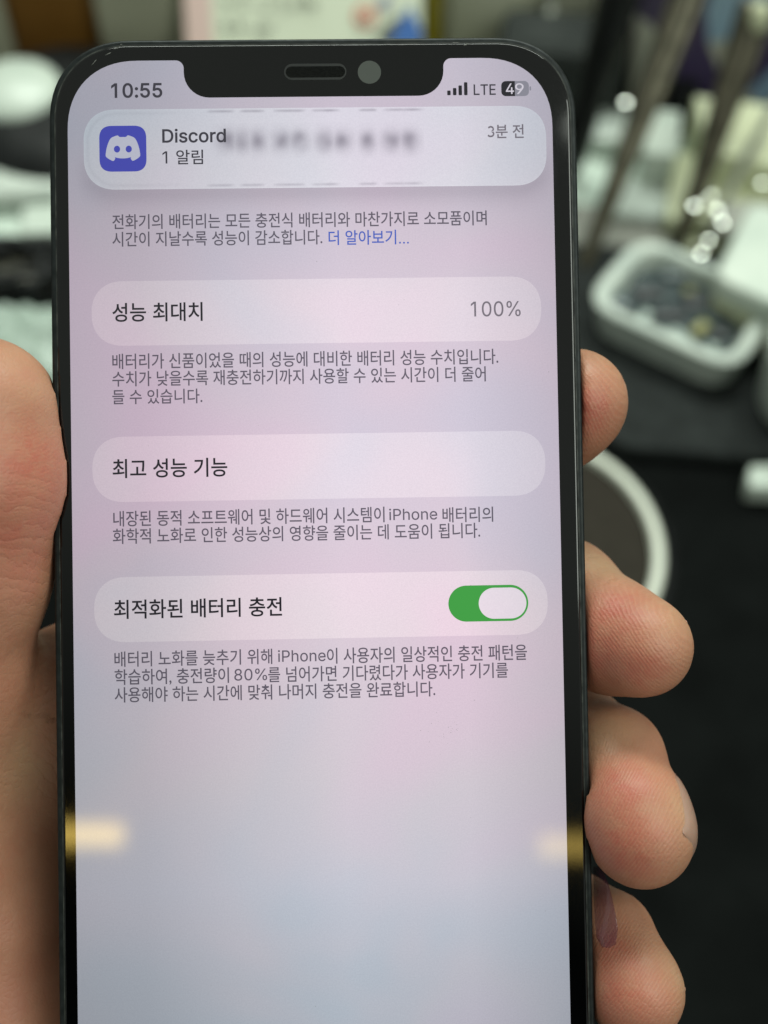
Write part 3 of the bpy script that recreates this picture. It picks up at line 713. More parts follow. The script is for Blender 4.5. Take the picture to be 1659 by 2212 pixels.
flat('app_logo', [[icon_pt(u, v) for u, v in lp] for lp in (smooth_loop(sil), eye(0.375, 0.49), eye(0.625, 0.49))], Z4 + 0.01 * MM, d_logo, screen)
latin('app_name_text', 'Discord', 351.5, 487.5, 279.5, 308.5, d_mid, bold=0.05)
latin('notice_text', '1', 351.5, 361.5, 327.5, 353.5, d_mid)
hangul('notice_text', '알림', 381, 439, 324, 355.5, d_mid)
mid3 = [(0.50 + 0.36 * math.cos(math.radians(a)), 0.745 + 0.225 * math.sin(math.radians(a))) for a in range(155, -91, -15)]
mid3 += [(0.47 + 0.43 * math.cos(math.radians(a)), 0.265 + 0.255 * math.sin(math.radians(a))) for a in range(88, -166, -15)]
tk = 0.085
side_a, side_b = [], []
for i, (px_, py_) in enumerate(mid3):
    a, b = mid3[max(i - 1, 0)], mid3[min(i + 1, len(mid3) - 1)]
    dx, dy = b[0] - a[0], b[1] - a[1]
    ln = math.hypot(dx, dy)
    if i in (16, 17): continue
    side_a.append((px_ - dy / ln * tk * 1.25, py_ + dx / ln * tk))
    side_b.append((px_ + dy / ln * tk * 1.25, py_ - dx / ln * tk))
LATIN['three'] = [[(x * 1000, y * 1000) for x, y in side_a + side_b[::-1]]]
def area2(l): return sum(l[i - 1][0] * l[i][1] - l[i][0] * l[i - 1][1] for i in range(len(l)))
if area2(LATIN['three'][0]) > 0: LATIN['three'][0] = LATIN['three'][0][::-1]
latin('time_text', 'three', 1053, 1068, 272.5, 297, d_grey, bold=0.0)
hangul('time_text', '분 전', 1071, 1131.5, 269, 299, d_grey, bold=0.012)

# page texts
hangul('caption_text', '전화기의 배터리는 모든 충전식 배터리와 마찬가지로 소모품이며', 243, 1051.5, 463.5, 496, d_body)
hangul('caption_text', '시간이 지날수록 성능이 감소합니다.', 243, 696.5, 501, 533.5, d_body)
hangul('link_text', '더 알아보기', 710, 856, 498, 530, d_blue)
for k in range(3):
    cx_, cy_ = L(864 + k * 8.6, 524.5)
    flat('link_text', [arc(cx_, cy_, 0.13 * MM, 0, 350, 10)], Z4, d_blue, screen)
hangul('row_title_text', '성능 최대치', 243, 438, 655, 696, d_dark, bold=0.013)
latin('value_text', '100%', 1017.5, 1124.5, 651.5, 684.5, d_grey)
hangul('caption_text', '배터리가 신품이었을 때의 성능에 대비한 배터리 성능 수치입니다.', 243, 1076.5, 764.5, 798, d_body)
hangul('caption_text', '수치가 낮을수록 재충전하기까지 사용할 수 있는 시간이 더 줄어', 243, 1049.5, 802, 835.5, d_body)
hangul('caption_text', '들 수 있습니다.', 243, 437.5, 842, 874, d_body)
hangul('row_title_text', '최고 성능 기능', 243.5, 491.5, 992, 1033.5, d_dark, bold=0.013)
hangul('caption_text', '내장된 동적 소프트웨어 및 하드웨어 시스템이', 245, 831, 1104, 1138, d_body)
latin('caption_text', 'iPhone', 841, 944.5, 1099, 1124, d_body)
hangul('caption_text', '배터리의', 956, 1065.5, 1096, 1129, d_body)
hangul('caption_text', '화학적 노화로 인한 성능상의 영향을 줄이는 데 도움이 됩니다.', 244, 1037.5, 1142, 1175.5, d_body)
hangul('row_title_text', '최적화된 배터리 충전', 246.5, 609.5, 1296, 1337.5, d_dark, bold=0.013)
hangul('caption_text', '배터리 노화를 늦추기 위해', 247.5, 588.5, 1407.5, 1441, d_body)
latin('caption_text', 'iPhone', 601, 703.5, 1404.5, 1430, d_body)
hangul('caption_text', '이 사용자의 일상적인 충전 패턴을', 706.5, 1138.5, 1399.5, 1434, d_body)
hangul('caption_text', '학습하여, 충전량이', 248, 495, 1446, 1481.5, d_body)
latin('caption_text', '80%', 506.5, 577, 1445, 1470.5, d_body)
hangul('caption_text', '를 넘어가면 기다렸다가 사용자가 기기를', 579.5, 1097.5, 1440.5, 1474.5, d_body)
hangul('caption_text', '사용해야 하는 시간에 맞춰 나머지 충전을 완료합니다.', 248, 940.5, 1484.5, 1518, d_body)

# switch
card('toggle_track', 968.5, 1141, 1265, 1263, 1343.5, 1340.5, 2.6, Z3, d_green, 2.0)
card('toggle_knob', 1034, 1137, 1270.5, 1268, 1337, 1335.5, 2.2, Z4, d_white, 2.0)

# earpiece slot and camera in the notch
sx0, sy0 = L(614, 173)
sx1, sy1 = L(748, 137)
m_slot = principled('slot_rim', (0.012, 0.0135, 0.013, 1), 0.35)
flat('speaker_slot', [round_rect(sx0, sy0, sx1, sy1, 1.1 * MM, 10)], 0.010 * MM, m_slot, phone)
spk = flat('speaker_mesh', [round_rect(sx0 + 0.22 * MM, sy0 + 0.32 * MM, sx1 - 0.18 * MM, sy1 - 0.36 * MM, 0.8 * MM, 10)], 0.018 * MM, m_hole, phone)
cx_, cy_ = L(798, 156)
m_lens = principled('lens_cover', (0.070, 0.078, 0.070, 1), 0.12)
flat('front_camera', [arc(cx_, cy_, 1.58 * MM, 0, 355, 48)], 0.012 * MM, m_lens, phone)

# a few specks of dust and lint on the glass
m_dust = principled('dust', (0.25, 0.25, 0.26, 1), 0.9)
lps = []
for k in range(30):
    px_, py_ = random.uniform(190, 1200), random.uniform(560, 2190)
    x_, y_ = L(px_, py_)
    r_ = random.uniform(0.02, 0.05) * MM
    lps.append([(x_ + r_ * (0.6 + random.random()) * math.cos(a), y_ + r_ * (0.6 + random.random()) * math.sin(a)) for a in (0, 1, 2, 3, 4, 5.2)])
for k in range(46):                      # a fine smear of specks low on the right
    px_, py_ = random.gauss(968, 24), random.gauss(1568, 26)
    x_, y_ = L(px_, py_)
    r_ = random.uniform(0.015, 0.04) * MM
    lps.append([(x_ + r_ * (0.6 + random.random()) * math.cos(a), y_ + r_ * (0.6 + random.random()) * math.sin(a)) for a in (0, 1, 2, 3, 4, 5.2)])
dust = flat('dust', lps, 0.10 * MM, m_dust, None)
dust.matrix_world = MP
tag(dust, 'tiny grey dust specks scattered over the lit glass of the phone', 'dust', kind='stuff')

# ================================================================== HAND
def C(px, py, z):
    """photo position at z mm in front of (+) or behind (-) the phone plane -> hand frame, mm"""
    k = (DIST * 1000 - z) / FPX
    return np.array([(px - CX) * k, (CY - py) * k, z], 'f')


RES = 0.75
gx = np.arange(-92, 46, RES, dtype='f')
gy = np.arange(-150, 30, RES, dtype='f')
gz = np.arange(-66, 18, RES, dtype='f')
lo = np.array([gx[0], gy[0], gz[0]])
FLD = np.full((len(gx), len(gy), len(gz)), 60.0, 'f')


def sub_box(a, b, r, pad):
    mn = np.minimum(a, b) - r - pad
    mx = np.maximum(a, b) + r + pad
    i0 = np.maximum(((mn - lo) / RES).astype(int), 0)
    i1 = np.minimum(((mx - lo) / RES).astype(int) + 2, FLD.shape)
    return tuple(slice(int(p), int(q)) for p, q in zip(i0, i1))


def smin(a, b, k):
    h = np.clip(0.5 + 0.5 * (b - a) / k, 0, 1)
    return b * (1 - h) + a * h - k * h * (1 - h)


def limb(field, pts, k=3.0):
    """chain of tapered capsules: pts = [(px, py, z, r), ...]"""
    for p, q in zip(pts[:-1], pts[1:]):
        a, b = C(*p[:3]), C(*q[:3])
        sl = sub_box(a, b, max(p[3], q[3]), 9.0)
        X = gx[sl[0]][:, None, None]; Y = gy[sl[1]][None, :, None]; Zz = gz[sl[2]][None, None, :]
        ab = b - a
        L2 = float(ab @ ab)
        t = np.clip(((X - a[0]) * ab[0] + (Y - a[1]) * ab[1] + (Zz - a[2]) * ab[2]) / L2, 0, 1)
        dd = np.sqrt((X - a[0] - t * ab[0]) ** 2 + (Y - a[1] - t * ab[1]) ** 2 + (Zz - a[2] - t * ab[2]) ** 2)
        tt = t * t * (3 - 2 * t)
        d = dd - (p[3] + (q[3] - p[3]) * tt)
        field[sl] = smin(field[sl], d, k)


def blobs(field, pts, k=3.0):
    for p in pts:
        limb(field, [p, (p[0] + 1, p[1], p[2], p[3])], k)


def new_field():
    return np.full(FLD.shape, 60.0, 'f')


F_INDEX = [(330, 1480, -25, 10.2), (800, 1160, -28, 8.8), (1120, 965, -20, 7.7), (1205, 893, -12, 7.5), (1241, 868, -8.8, 7.5)]
F_MIDDLE = [(400, 1740, -28, 10.2), (850, 1440, -30, 9.0), (1218, 1285, -16, 7.7), (1322, 1375, -7.5, 7.5), (1388, 1397, -3.2, 6.9)]
F_RING = [(430, 2000, -28, 9.8), (880, 1680, -28, 8.5), (1240, 1590, -18, 7.2), (1322, 1638, -9.5, 6.8), (1368, 1760, -1.5, 6.9), (1388, 1808, 0.0, 6.85)]
F_PINKY = [(480, 2260, -26, 8.8), (920, 1960, -25, 7.4), (1236, 1985, -16, 6.3), (1312, 2025, -9, 6.0), (1366, 2128, -3.0, 6.0), (1376, 2150, -2.5, 6.0)]
F_THUMB = [(40, 2350, -26, 16), (-150, 1830, -13, 13.2), (-118, 1480, -6, 11.0), (-66, 1230, -1.5, 10.4), (-46, 1040, 0.5, 11.3), (-44, 900, 1.0, 10.8)]

palm = new_field()
limb(palm, [(300, 2750, -40, 15), (340, 2100, -37, 12), (330, 1500, -27, 10.5)], 7)
limb(palm, [(330, 2750, -41, 15), (400, 2200, -40, 12), (400, 1760, -30, 10.5)], 7)
limb(palm, [(370, 2750, -41, 15), (430, 2300, -39, 12), (430, 2010, -29, 10)], 7)
limb(palm, [(410, 2780, -40, 15), (480, 2500, -37, 13), (480, 2270, -27, 9.2)], 7)
limb(palm, [(40, 1750, -21, 11.5), (150, 1520, -18.5, 10.0), (330, 1420, -23, 10.5)], 7)                   # web of the thumb
limb(palm, [(-60, 1760, -22, 11.0), (100, 1720, -25, 10.5)], 6)
limb(palm, [(-20, 1980, -20.5, 15.5), (-10, 2250, -22, 17), (60, 2550, -29, 18), (230, 2850, -38, 18)], 7)      # ball of the thumb
limb(palm, [(330, 2800, -42, 19), (240, 3200, -46, 20), (120, 3900, -48, 23)], 9)  # wrist and forearm
hand_f = palm
th = new_field()
limb(th, F_THUMB, 4.0)
hand_f = smin(hand_f, th, 4.0)
for fp in (F_INDEX, F_MIDDLE, F_RING, F_PINKY):
    fi = new_field()
    limb(fi, fp, 3.2)
    hand_f = smin(hand_f, fi, 1.2)
del th, fi

# the phone presses into the skin: take its volume (plus a hair) away
Rm = np.array(RP, 'f')
def phone_sdf(X, Y, Z):
    xl = X * Rm[0, 0] + Y * Rm[1, 0] + Z * Rm[2, 0]
    yl = X * Rm[0, 1] + Y * Rm[1, 1] + Z * Rm[2, 1]
    zl = X * Rm[0, 2] + Y * Rm[1, 2] + Z * Rm[2, 2]
    cx, cy = (bx0 + bx1) * 500, (by0 + by1) * 500
    hx, hy = (bx1 - bx0) * 500 - 11, (by1 - by0) * 500 - 11
    qx, qy = np.abs(xl - cx) - hx, np.abs(yl - cy) - hy
    d2 = np.sqrt(np.maximum(qx, 0) ** 2 + np.maximum(qy, 0) ** 2) + np.minimum(np.maximum(qx, qy), 0) - 11
    dz = np.abs(zl + 3.7) - 3.7
    return np.sqrt(np.maximum(d2, 0) ** 2 + np.maximum(dz, 0) ** 2) + np.minimum(np.maximum(d2, dz), 0)
dp = phone_sdf(gx[:, None, None], gy[None, :, None], gz[None, None, :]) - 0.12
hand_f = -smin(-hand_f, dp, 0.7)


def surface_nets(F):
    S = F < 0
    nx, ny, nz = F.shape
    c = np.zeros((nx - 1, ny - 1, nz - 1), np.uint8)
    for dx in (0, 1):
        for dy in (0, 1):
            for dz in (0, 1):
                c += S[dx:nx - 1 + dx, dy:ny - 1 + dy, dz:nz - 1 + dz]
    act = (c > 0) & (c < 8)
    idx = np.argwhere(act)
    ids = np.full(act.shape, -1, np.int32)
    ids[act] = np.arange(len(idx))
    acc = np.zeros((len(idx), 3))
    cnt = np.zeros(len(idx))
    corners = [(a, b, d) for a in (0, 1) for b in (0, 1) for d in (0, 1)]
    for p in corners:
        for ax in range(3):
            if p[ax] == 0:
                q = list(p); q[ax] = 1
                fa = F[idx[:, 0] + p[0], idx[:, 1] + p[1], idx[:, 2] + p[2]]
                fb = F[idx[:, 0] + q[0], idx[:, 1] + q[1], idx[:, 2] + q[2]]
                m = (fa < 0) != (fb < 0)
                t = np.where(m, fa / np.where(m, fa - fb, 1), 0)
                pos = np.array(p, float)[None, :].repeat(len(idx), 0)
                pos[:, ax] = t
                acc[m] += pos[m]
                cnt[m] += 1
    V = (idx + acc / cnt[:, None]) * RES + lo[None, :]
    quads = []
    for ax in range(3):
        u, v = (ax + 1) % 3, (ax + 2) % 3
        sa = [slice(None)] * 3; sb = [slice(None)] * 3
        sa[ax] = slice(0, -1); sb[ax] = slice(1, None)
        A, B = S[tuple(sa)], S[tuple(sb)]
        for flip, M in ((False, A & ~B), (True, ~A & B)):
            e_ = np.argwhere(M)
            ok = (e_[:, u] > 0) & (e_[:, v] > 0) & (e_[:, u] < F.shape[u] - 1) & (e_[:, v] < F.shape[v] - 1)
            e_ = e_[ok]
            def cell(du, dv):
                q = e_.copy()
                q[:, u] += du; q[:, v] += dv
                return ids[q[:, 0], q[:, 1], q[:, 2]]
            q4 = np.stack([cell(-1, -1), cell(0, -1), cell(0, 0), cell(-1, 0)], 1)
            quads.append(q4[:, ::-1] if flip else q4)
    return V, np.concatenate(quads)


V, Q = surface_nets(hand_f)
# relax the net a little, keeping its volume (two Taubin passes)
ed = np.concatenate([Q[:, [0, 1]], Q[:, [1, 2]], Q[:, [2, 3]], Q[:, [3, 0]]])
def relax(V, w):
    s = np.zeros_like(V); n = np.zeros(len(V))
    for a, b in ((0, 1), (1, 0)):
        np.add.at(s, ed[:, a], V[ed[:, b]]); np.add.at(n, ed[:, a], 1)
    return V + w * (s / np.maximum(n, 1)[:, None] - V)
for _ in range(5):
    V = relax(V, 0.5)
    V = relax(V, -0.52)


def gauss(px, py, z, r):
    c = C(px, py, z)
    return np.exp(-((V - c) ** 2).sum(1) / (r * r))


flush = np.zeros(len(V))
for a, w in (((1268, 890, -2, 4.5), .9), ((1330, 1330, 0, 5.5), .8), ((1380, 1440, 3, 5.0), .75), ((1290, 1400, 0, 6), .8), ((1340, 1700, 4, 5.5), .75), ((1350, 1830, 6, 6.0), .8),
             ((1320, 2050, 2, 4.5), .9), ((1350, 2160, 3, 5.5), .75), ((70, 1010, 10, 8.5), .7), ((20, 1140, 9, 9), .6), ((80, 1180, 7, 7), .5), ((20, 2060, -4, 9), .2), ((40, 2170, -5, 10), .2),
             ((30, 1500, 3, 9), .2), ((1240, 1590, -11, 5), .5)):
    flush = np.maximum(flush, w * gauss(*a))
cream = np.zeros(len(V))
for a, w in (((1300, 1215, -9, 5.0), .9), ((1460, 1320, 0, 5.5), .6), ((1300, 1600, -6, 4.5), .95), ((1470, 1750, 3, 4.5), .6), ((1310, 780, -8, 4), .5), ((1460, 2110, 0, 4), .7), ((90, 850, 6, 7), .5), ((70, 1640, -8, 6), .7),
             ((60, 950, 9, 5), .3), ((1440, 1850, 5, 4), .35)):
    cream = np.maximum(cream, w * gauss(*a))
# friction ridges: each fingertip has its own running direction
ridge = np.zeros(len(V)); rmask = np.zeros(len(V))
for (c, r, dx, dy, cv) in (((1290, 880, -2), 9, 0.93, 0.36, 0.05), ((1370, 1390, 3), 12, 0.72, 0.69, 0.02), ((1370, 1770, 5), 12, 0.88, -0.47, 0.03), ((1370, 2110, 3), 11, 0.86, -0.5, 0.03), ((60, 1000, 10), 13, 0.35, 0.94, 0.02)):
    cc = C(*c)
    D = V - cc
    m = np.exp(-((D ** 2).sum(1) / (r * r)) ** 2)
    u = D[:, 0] * dx + D[:, 1] * dy + 0.55 * D[:, 2]
    w = -D[:, 0] * dy + D[:, 1] * dx
    u = u + cv * w * w
    m = m * (0.35 if r == 13 else 1.0)
    sel = m > rmask
    ridge[sel] = u[sel]
    rmask = np.maximum(rmask, m)
# fold lines across the thumb joint and the web
fold = np.zeros(len(V)); fmask = np.zeros(len(V))
for (c, r, dx, dy) in (((80, 1205, 7), 8.5, 0.18, 0.98), ((100, 1480, -16), 11, -0.25, 0.97), ((70, 1650, -10), 9, 0.75, 0.66), ((1225, 1620, -8), 4, 0.3, 0.95), ((1330, 1240, -8), 5, -0.5, 0.86)):
    cc = C(*c)
    D = V - cc
    m = np.exp(-((D ** 2).sum(1) / (r * r)))
    u = D[:, 0] * dx + D[:, 1] * dy
    sel = m > fmask
    fold[sel] = u[sel]
    fmask = np.maximum(fmask, m)

m_skin = principled('skin', (0.45, 0.25, 0.15, 1), 0.46, 0, 0.38)
n = m_skin.node_tree
p = n.nodes['Principled BSDF']
p.inputs['Subsurface Weight'].default_value = 0.22
p.inputs['Subsurface Radius'].default_value = (1.0, 0.36, 0.18)
p.inputs['Subsurface Scale'].default_value = 0.0022
def attr(name):
    a = n.nodes.new('ShaderNodeAttribute'); a.attribute_name = name
    return a.outputs['Fac']
def math_(op, a, b=None, c=None):
    q = n.nodes.new('ShaderNodeMath'); q.operation = op
    for i, v in enumerate((a, b, c)):
        if v is None: continue
        if isinstance(v, (int, float)): q.inputs[i].default_value = v
        else: n.links.new(v, q.inputs[i])
    return q.outputs[0]
def mix_(fac, a, b):
    q = n.nodes.new('ShaderNodeMix'); q.data_type = 'RGBA'
    n.links.new(fac, q.inputs[0])
    for key, val in ((6, a), (7, b)):
        if isinstance(val, tuple): q.inputs[key].default_value = val
        else: n.links.new(val, q.inputs[key])
    return q.outputs[2]
tco = n.nodes.new('ShaderNodeTexCoord').outputs['Object']
def noi(scale, detail=4.0, rough=0.6):
    q = n.nodes.new('ShaderNodeTexNoise')
    q.inputs['Scale'].default_value = scale; q.inputs['Detail'].default_value = detail; q.inputs['Roughness'].default_value = rough
    n.links.new(tco, q.inputs['Vector'])
    return q.outputs['Fac']
def sstep(src, a, b):
    q = n.nodes.new('ShaderNodeMapRange'); q.interpolation_type = 'SMOOTHSTEP'
    q.inputs['From Min'].default_value = a; q.inputs['From Max'].default_value = b
    n.links.new(src, q.inputs['Value'])
    return q.outputs[0]
base = mix_(sstep(noi(160), 0.3, 0.7), (0.380, 0.182, 0.110, 1), (0.425, 0.212, 0.130, 1))
base = mix_(math_('MULTIPLY', attr('cream'), 0.8), base, (0.44, 0.285, 0.165, 1))
fl = math_('MULTIPLY', attr('flush'), math_('ADD', 0.6, math_('MULTIPLY', sstep(noi(420, 3.0), 0.32, 0.66), 0.55)))
base = mix_(fl, base, (0.40, 0.098, 0.066, 1))
base = mix_(math_('MULTIPLY', sstep(noi(95, 3.0), 0.50, 0.72), 0.30), base, (0.40, 0.140, 0.090, 1))
base = mix_(math_('MULTIPLY', sstep(noi(1500, 2.0), 0.55, 0.75), 0.16), base, (0.40, 0.15, 0.09, 1))
rg = math_('MULTIPLY', math_('SINE', math_('ADD', math_('MULTIPLY', attr('ridge'), 2 * math.pi / 0.50), math_('MULTIPLY', noi(130, 2.0), 14.0))), attr('ridge_mask'))
base = mix_(math_('MULTIPLY', math_('MAXIMUM', rg, 0.0), 0.16), base, (0.55, 0.33, 0.22, 1))
n.links.new(base, p.inputs['Base Color'])
fd = math_('MULTIPLY', math_('ABSOLUTE', math_('SINE', math_('ADD', math_('MULTIPLY', attr('fold'), math.pi / 1.7), math_('MULTIPLY', noi(210, 4.0), 11.0)))), attr('fold_mask'))
hgt = math_('ADD', math_('MULTIPLY', rg, 0.011), math_('ADD', math_('MULTIPLY', noi(2200, 3.0), 0.035), math_('MULTIPLY', math_('POWER', fd, 0.6), 0.10)))
hgt = math_('ADD', hgt, math_('MULTIPLY', noi(300, 3.0), 0.10))
vr = n.nodes.new('ShaderNodeTexVoronoi')
vr.feature = 'DISTANCE_TO_EDGE'
vr.inputs['Scale'].default_value = 1150
n.links.new(tco, vr.inputs['Vector'])
hgt = math_('ADD', hgt, math_('MULTIPLY', sstep(vr.outputs['Distance'], 0.0, 0.22), 0.022))
bp = n.nodes.new('ShaderNodeBump')
bp.inputs['Distance'].default_value = 0.001
bp.inputs['Strength'].default_value = 0.75
n.links.new(hgt, bp.inputs['Height'])
n.links.new(bp.outputs[0], p.inputs['Normal'])
n.links.new(math_('ADD', 0.40, math_('MULTIPLY', noi(700), 0.16)), p.inputs['Roughness'])

me = bpy.data.meshes.new('hand')
me.vertices.add(len(V)); me.vertices.foreach_set('co', (V * MM).astype('f').ravel())
me.loops.add(Q.size); me.loops.foreach_set('vertex_index', Q.astype(np.int32).ravel())
me.polygons.add(len(Q)); me.polygons.foreach_set('loop_start', np.arange(0, Q.size, 4, dtype=np.int32))
me.polygons.foreach_set('loop_total', np.full(len(Q), 4, np.int32))
me.polygons.foreach_set('use_smooth', np.ones(len(Q), bool))
me.update(calc_edges=True)
me.validate()
for nm_, arr_ in (('flush', flush), ('cream', cream), ('ridge', ridge), ('ridge_mask', rmask), ('fold', fold), ('fold_mask', fmask)):
    a_ = me.attributes.new(nm_, 'FLOAT', 'POINT')
    a_.data.foreach_set('value', arr_.astype('f'))
me.materials.append(m_skin)
hand = bpy.data.objects.new('hand', me)
COL.objects.link(hand)
hand.matrix_world = MH
tag(hand, 'bare hand gripping the phone, thumb on one edge, four fingertips on the other', 'hand')


# fingernails on the backs of the fingertips
def trilin(P):
    g = (np.asarray(P) - lo) / RES
    i = np.clip(g.astype(int), 0, np.array(hand_f.shape) - 2)
    f = g - i
    r = 0.0
    for a in (0, 1):
        for b in (0, 1):
            for c_ in (0, 1):
                w = (f[0] if a else 1 - f[0]) * (f[1] if b else 1 - f[1]) * (f[2] if c_ else 1 - f[2])
                r += w * hand_f[i[0] + a, i[1] + b, i[2] + c_]
    return r

m_nail = principled('nail', (0.36, 0.22, 0.165, 1), 0.22, 0, 0.5)
m_nail.node_tree.nodes['Principled BSDF'].inputs['Subsurface Weight'].default_value = 0.1
m_nail.node_tree.nodes['Principled BSDF'].inputs['Subsurface Scale'].default_value = 0.001


def fingernail(chain, dors, length, half_deg, past):
    a, b = C(*chain[-3][:3]), C(*chain[-1][:3])
    ax = (b - a) / np.linalg.norm(b - a)
    dv = np.array(dors, float)
    dv -= ax * (dv @ ax); dv /= np.linalg.norm(dv)
    sd = np.cross(ax, dv)
    nt_, na = 14, 18
    verts, faces = [], []
    tip = b + ax * past
    for i in range(nt_ + 1):
        s = i / nt_
        c0 = tip - ax * (length * (1 - s))
        # narrower, rounded towards the root
        wdt = half_deg * (1.0 - 0.55 * max(0.0, (0.30 - s) / 0.30) ** 2)
        for j in range(na + 1):
            an = math.radians(wdt) * (2 * j / na - 1)
            d = dv * math.cos(an) + sd * math.sin(an)
            base_ = c0 - ax * max(0.0, s - 0.8) * 2.0 * (2 * j / na - 1) ** 2
            r = 9.5
            while r > 1.0 and trilin(base_ + d * r) > 0: r -= 0.1
            r = max(r, 4.2)
            verts.append((base_ + d * (r + 0.20 * (1 - 2.2 * (2 * j / na - 1) ** 4) * (1 - 1.9 * (2 * s - 1) ** 8))) * MM)
    for i in range(nt_):
        for j in range(na):
            q = i * (na + 1) + j
            faces.append((q, q + na + 1, q + na + 2, q + 1))
    o = mesh_obj('fingernail', verts, faces, m_nail, hand, True)
    sm = o.modifiers.new('thickness', 'SOLIDIFY')
    sm.thickness = 0.00022
    sm.offset = -0.4
    ssf = o.modifiers.new('smooth', 'SUBSURF')
    ssf.levels = ssf.render_levels = 1
    return o


fingernail(F_INDEX, (0.30, 0.35, -1.0), 10.0, 46, 2.5)
fingernail(F_MIDDLE, (-0.10, 0.35, -1.0), 10.0, 44, 2.4)
fingernail(F_RING, (0.74, 0.50, -0.46), 10.8, 52, 4.0)
fingernail(F_PINKY, (0.15, 0.45, -0.95), 8.0, 44, 2.2)
fingernail(F_THUMB, (-0.75, 0.05, -0.65), 12.5, 52, 7.5)

# ================================================================== BENCH AND BACKGROUND
m_mat = worn('bench_mat', (0.0026, 0.0032, 0.0030, 1), (0.0050, 0.0060, 0.0057, 1), 38, rough=0.7, bump=0.0006, spec=0.03)
g = mesh_obj('bench', [(-2.0, -0.6, 0), (2.0, -0.6, 0), (2.0, 1.5, 0), (-2.0, 1.5, 0)], [(0, 1, 2, 3)], m_mat)
tag(g, 'black work mat covering the bench', 'bench mat', kind='structure')
m_wall = worn('wall_paint', (0.30, 0.30, 0.23, 1), (0.36, 0.36, 0.29, 1), 6, rough=0.8)
bm = bmesh.new()
bmesh.ops.create_cube(bm, size=1.0, matrix=Matrix.Translation((0, 1.13, 0.25)) @ Matrix.Diagonal((3.0, 0.04, 0.7, 1)))
w_ = bm_obj('wall', bm, m_wall)
tag(w_, 'pale wall behind the bench', 'wall', kind='structure')

m_white = worn('white_plastic', (0.47, 0.54, 0.47, 1), (0.58, 0.64, 0.56, 1), 40, rough=0.35)
m_frost = worn('frosted_plastic', (0.46, 0.52, 0.47, 1), (0.58, 0.64, 0.57, 1), 60, rough=0.25)
m_cream = worn('cream_card', (0.52, 0.55, 0.36, 1), (0.62, 0.66, 0.45, 1), 30, rough=0.7)
m_paper = worn('pale_paper', (0.50, 0.60, 0.52, 1), (0.66, 0.76, 0.66, 1), 28, rough=0.8)
m_grey = worn('grey_card', (0.20, 0.205, 0.175, 1), (0.30, 0.31, 0.27, 1), 34, rough=0.7)
m_taupe = worn('taupe_card', (0.155, 0.15, 0.12, 1), (0.20, 0.195, 0.155, 1), 40, rough=0.75)
m_beige = worn('beige_card', (0.33, 0.34, 0.24, 1), (0.42, 0.42, 0.31, 1), 24, rough=0.7)
m_black = worn('black_plastic', (0.008, 0.009, 0.009, 1), (0.014, 0.015, 0.015, 1), 80, rough=0.45, spec=0.2)
m_dkgrey = worn('dark_fabric', (0.012, 0.014, 0.0135, 1), (0.022, 0.026, 0.025, 1), 200, rough=0.8, spec=0.15)
m_pouch = worn('pouch_fabric', (0.028, 0.032, 0.030, 1), (0.045, 0.05, 0.047, 1), 60, rough=0.85, spec=0.1)
m_crate = worn('crate_card', (0.46, 0.48, 0.34, 1), (0.60, 0.62, 0.48, 1), 18, rough=0.7)
m_steel = worn('brushed_steel', (0.055, 0.051, 0.035, 1), (0.13, 0.12, 0.085, 1), 120, rough=0.38, metal=0.7)
m_steel2 = worn('dull_steel', (0.17, 0.18, 0.15, 1), (0.26, 0.27, 0.23, 1), 120, rough=0.4, metal=0.6)


def w2l(pts):
    return [(p.x, p.y) for p in pts]


def round_poly(pts, r, n=6):
    """rounded corners for a convex polygon"""
    out = []
    N = len(pts)
    for i in range(N):
        p0, p1, p2 = (Vector(pts[(i + k - 1) % N]) for k in (0, 1, 2))
        a, b = (p0 - p1), (p2 - p1)
        ra = min(r, a.length * 0.45, b.length * 0.45)
        s, e_ = p1 + a.normalized() * ra, p1 + b.normalized() * ra
        for k in range(n + 1):
            t = k / n
            q = s * (1 - t) ** 2 + p1 * 2 * t * (1 - t) + e_ * t * t
            out.append((q.x, q.y))
    return out


def ccw(lp):
    s = sum(lp[i][0] * lp[(i + 1) % len(lp)][1] - lp[(i + 1) % len(lp)][0] * lp[i][1] for i in range(len(lp)))
    return lp if s > 0 else lp[::-1]


def slab(name, corners_px, h_top, z0, mat, label, cat, r=0.004, bevel=0.0012, group=None, parent=None):
    """box-like thing whose top outline is seen at these photo positions, standing at height z0"""
    lp = ccw(round_poly(w2l([bench(x, y, h_top) for x, y in corners_px]), r))
    o = prism(name, lp, z0, h_top, mat, parent, bevel)
    if label: tag(o, label, cat, group)
    return o


def standing_box(name, xl, xr, ybot, h, depth, mat, label, cat, bevel=0.001, z0=0.0, yaw=0.0, parent=None):
    """upright box: front lower edge seen between xl and xr at ybot"""
    a, b = bench(xl, ybot, z0), bench(xr, ybot, z0)
    w = (b - a).length
    c = (a + b) / 2
    bm = bmesh.new()
    bmesh.ops.create_cube(bm, size=1.0, matrix=Matrix.Translation((0, depth / 2, h / 2)) @ Matrix.Diagonal((w, depth, h, 1)))
    if bevel:
        bmesh.ops.bevel(bm, geom=bm.edges[:], offset=bevel, segments=2, profile=0.5, affect='EDGES')
    o = bm_obj(name, bm, mat, parent)
    o.matrix_world = Matrix.Translation(c) @ Matrix.Rotation(yaw, 4, 'Z')
    if label: tag(o, label, cat)
    return o


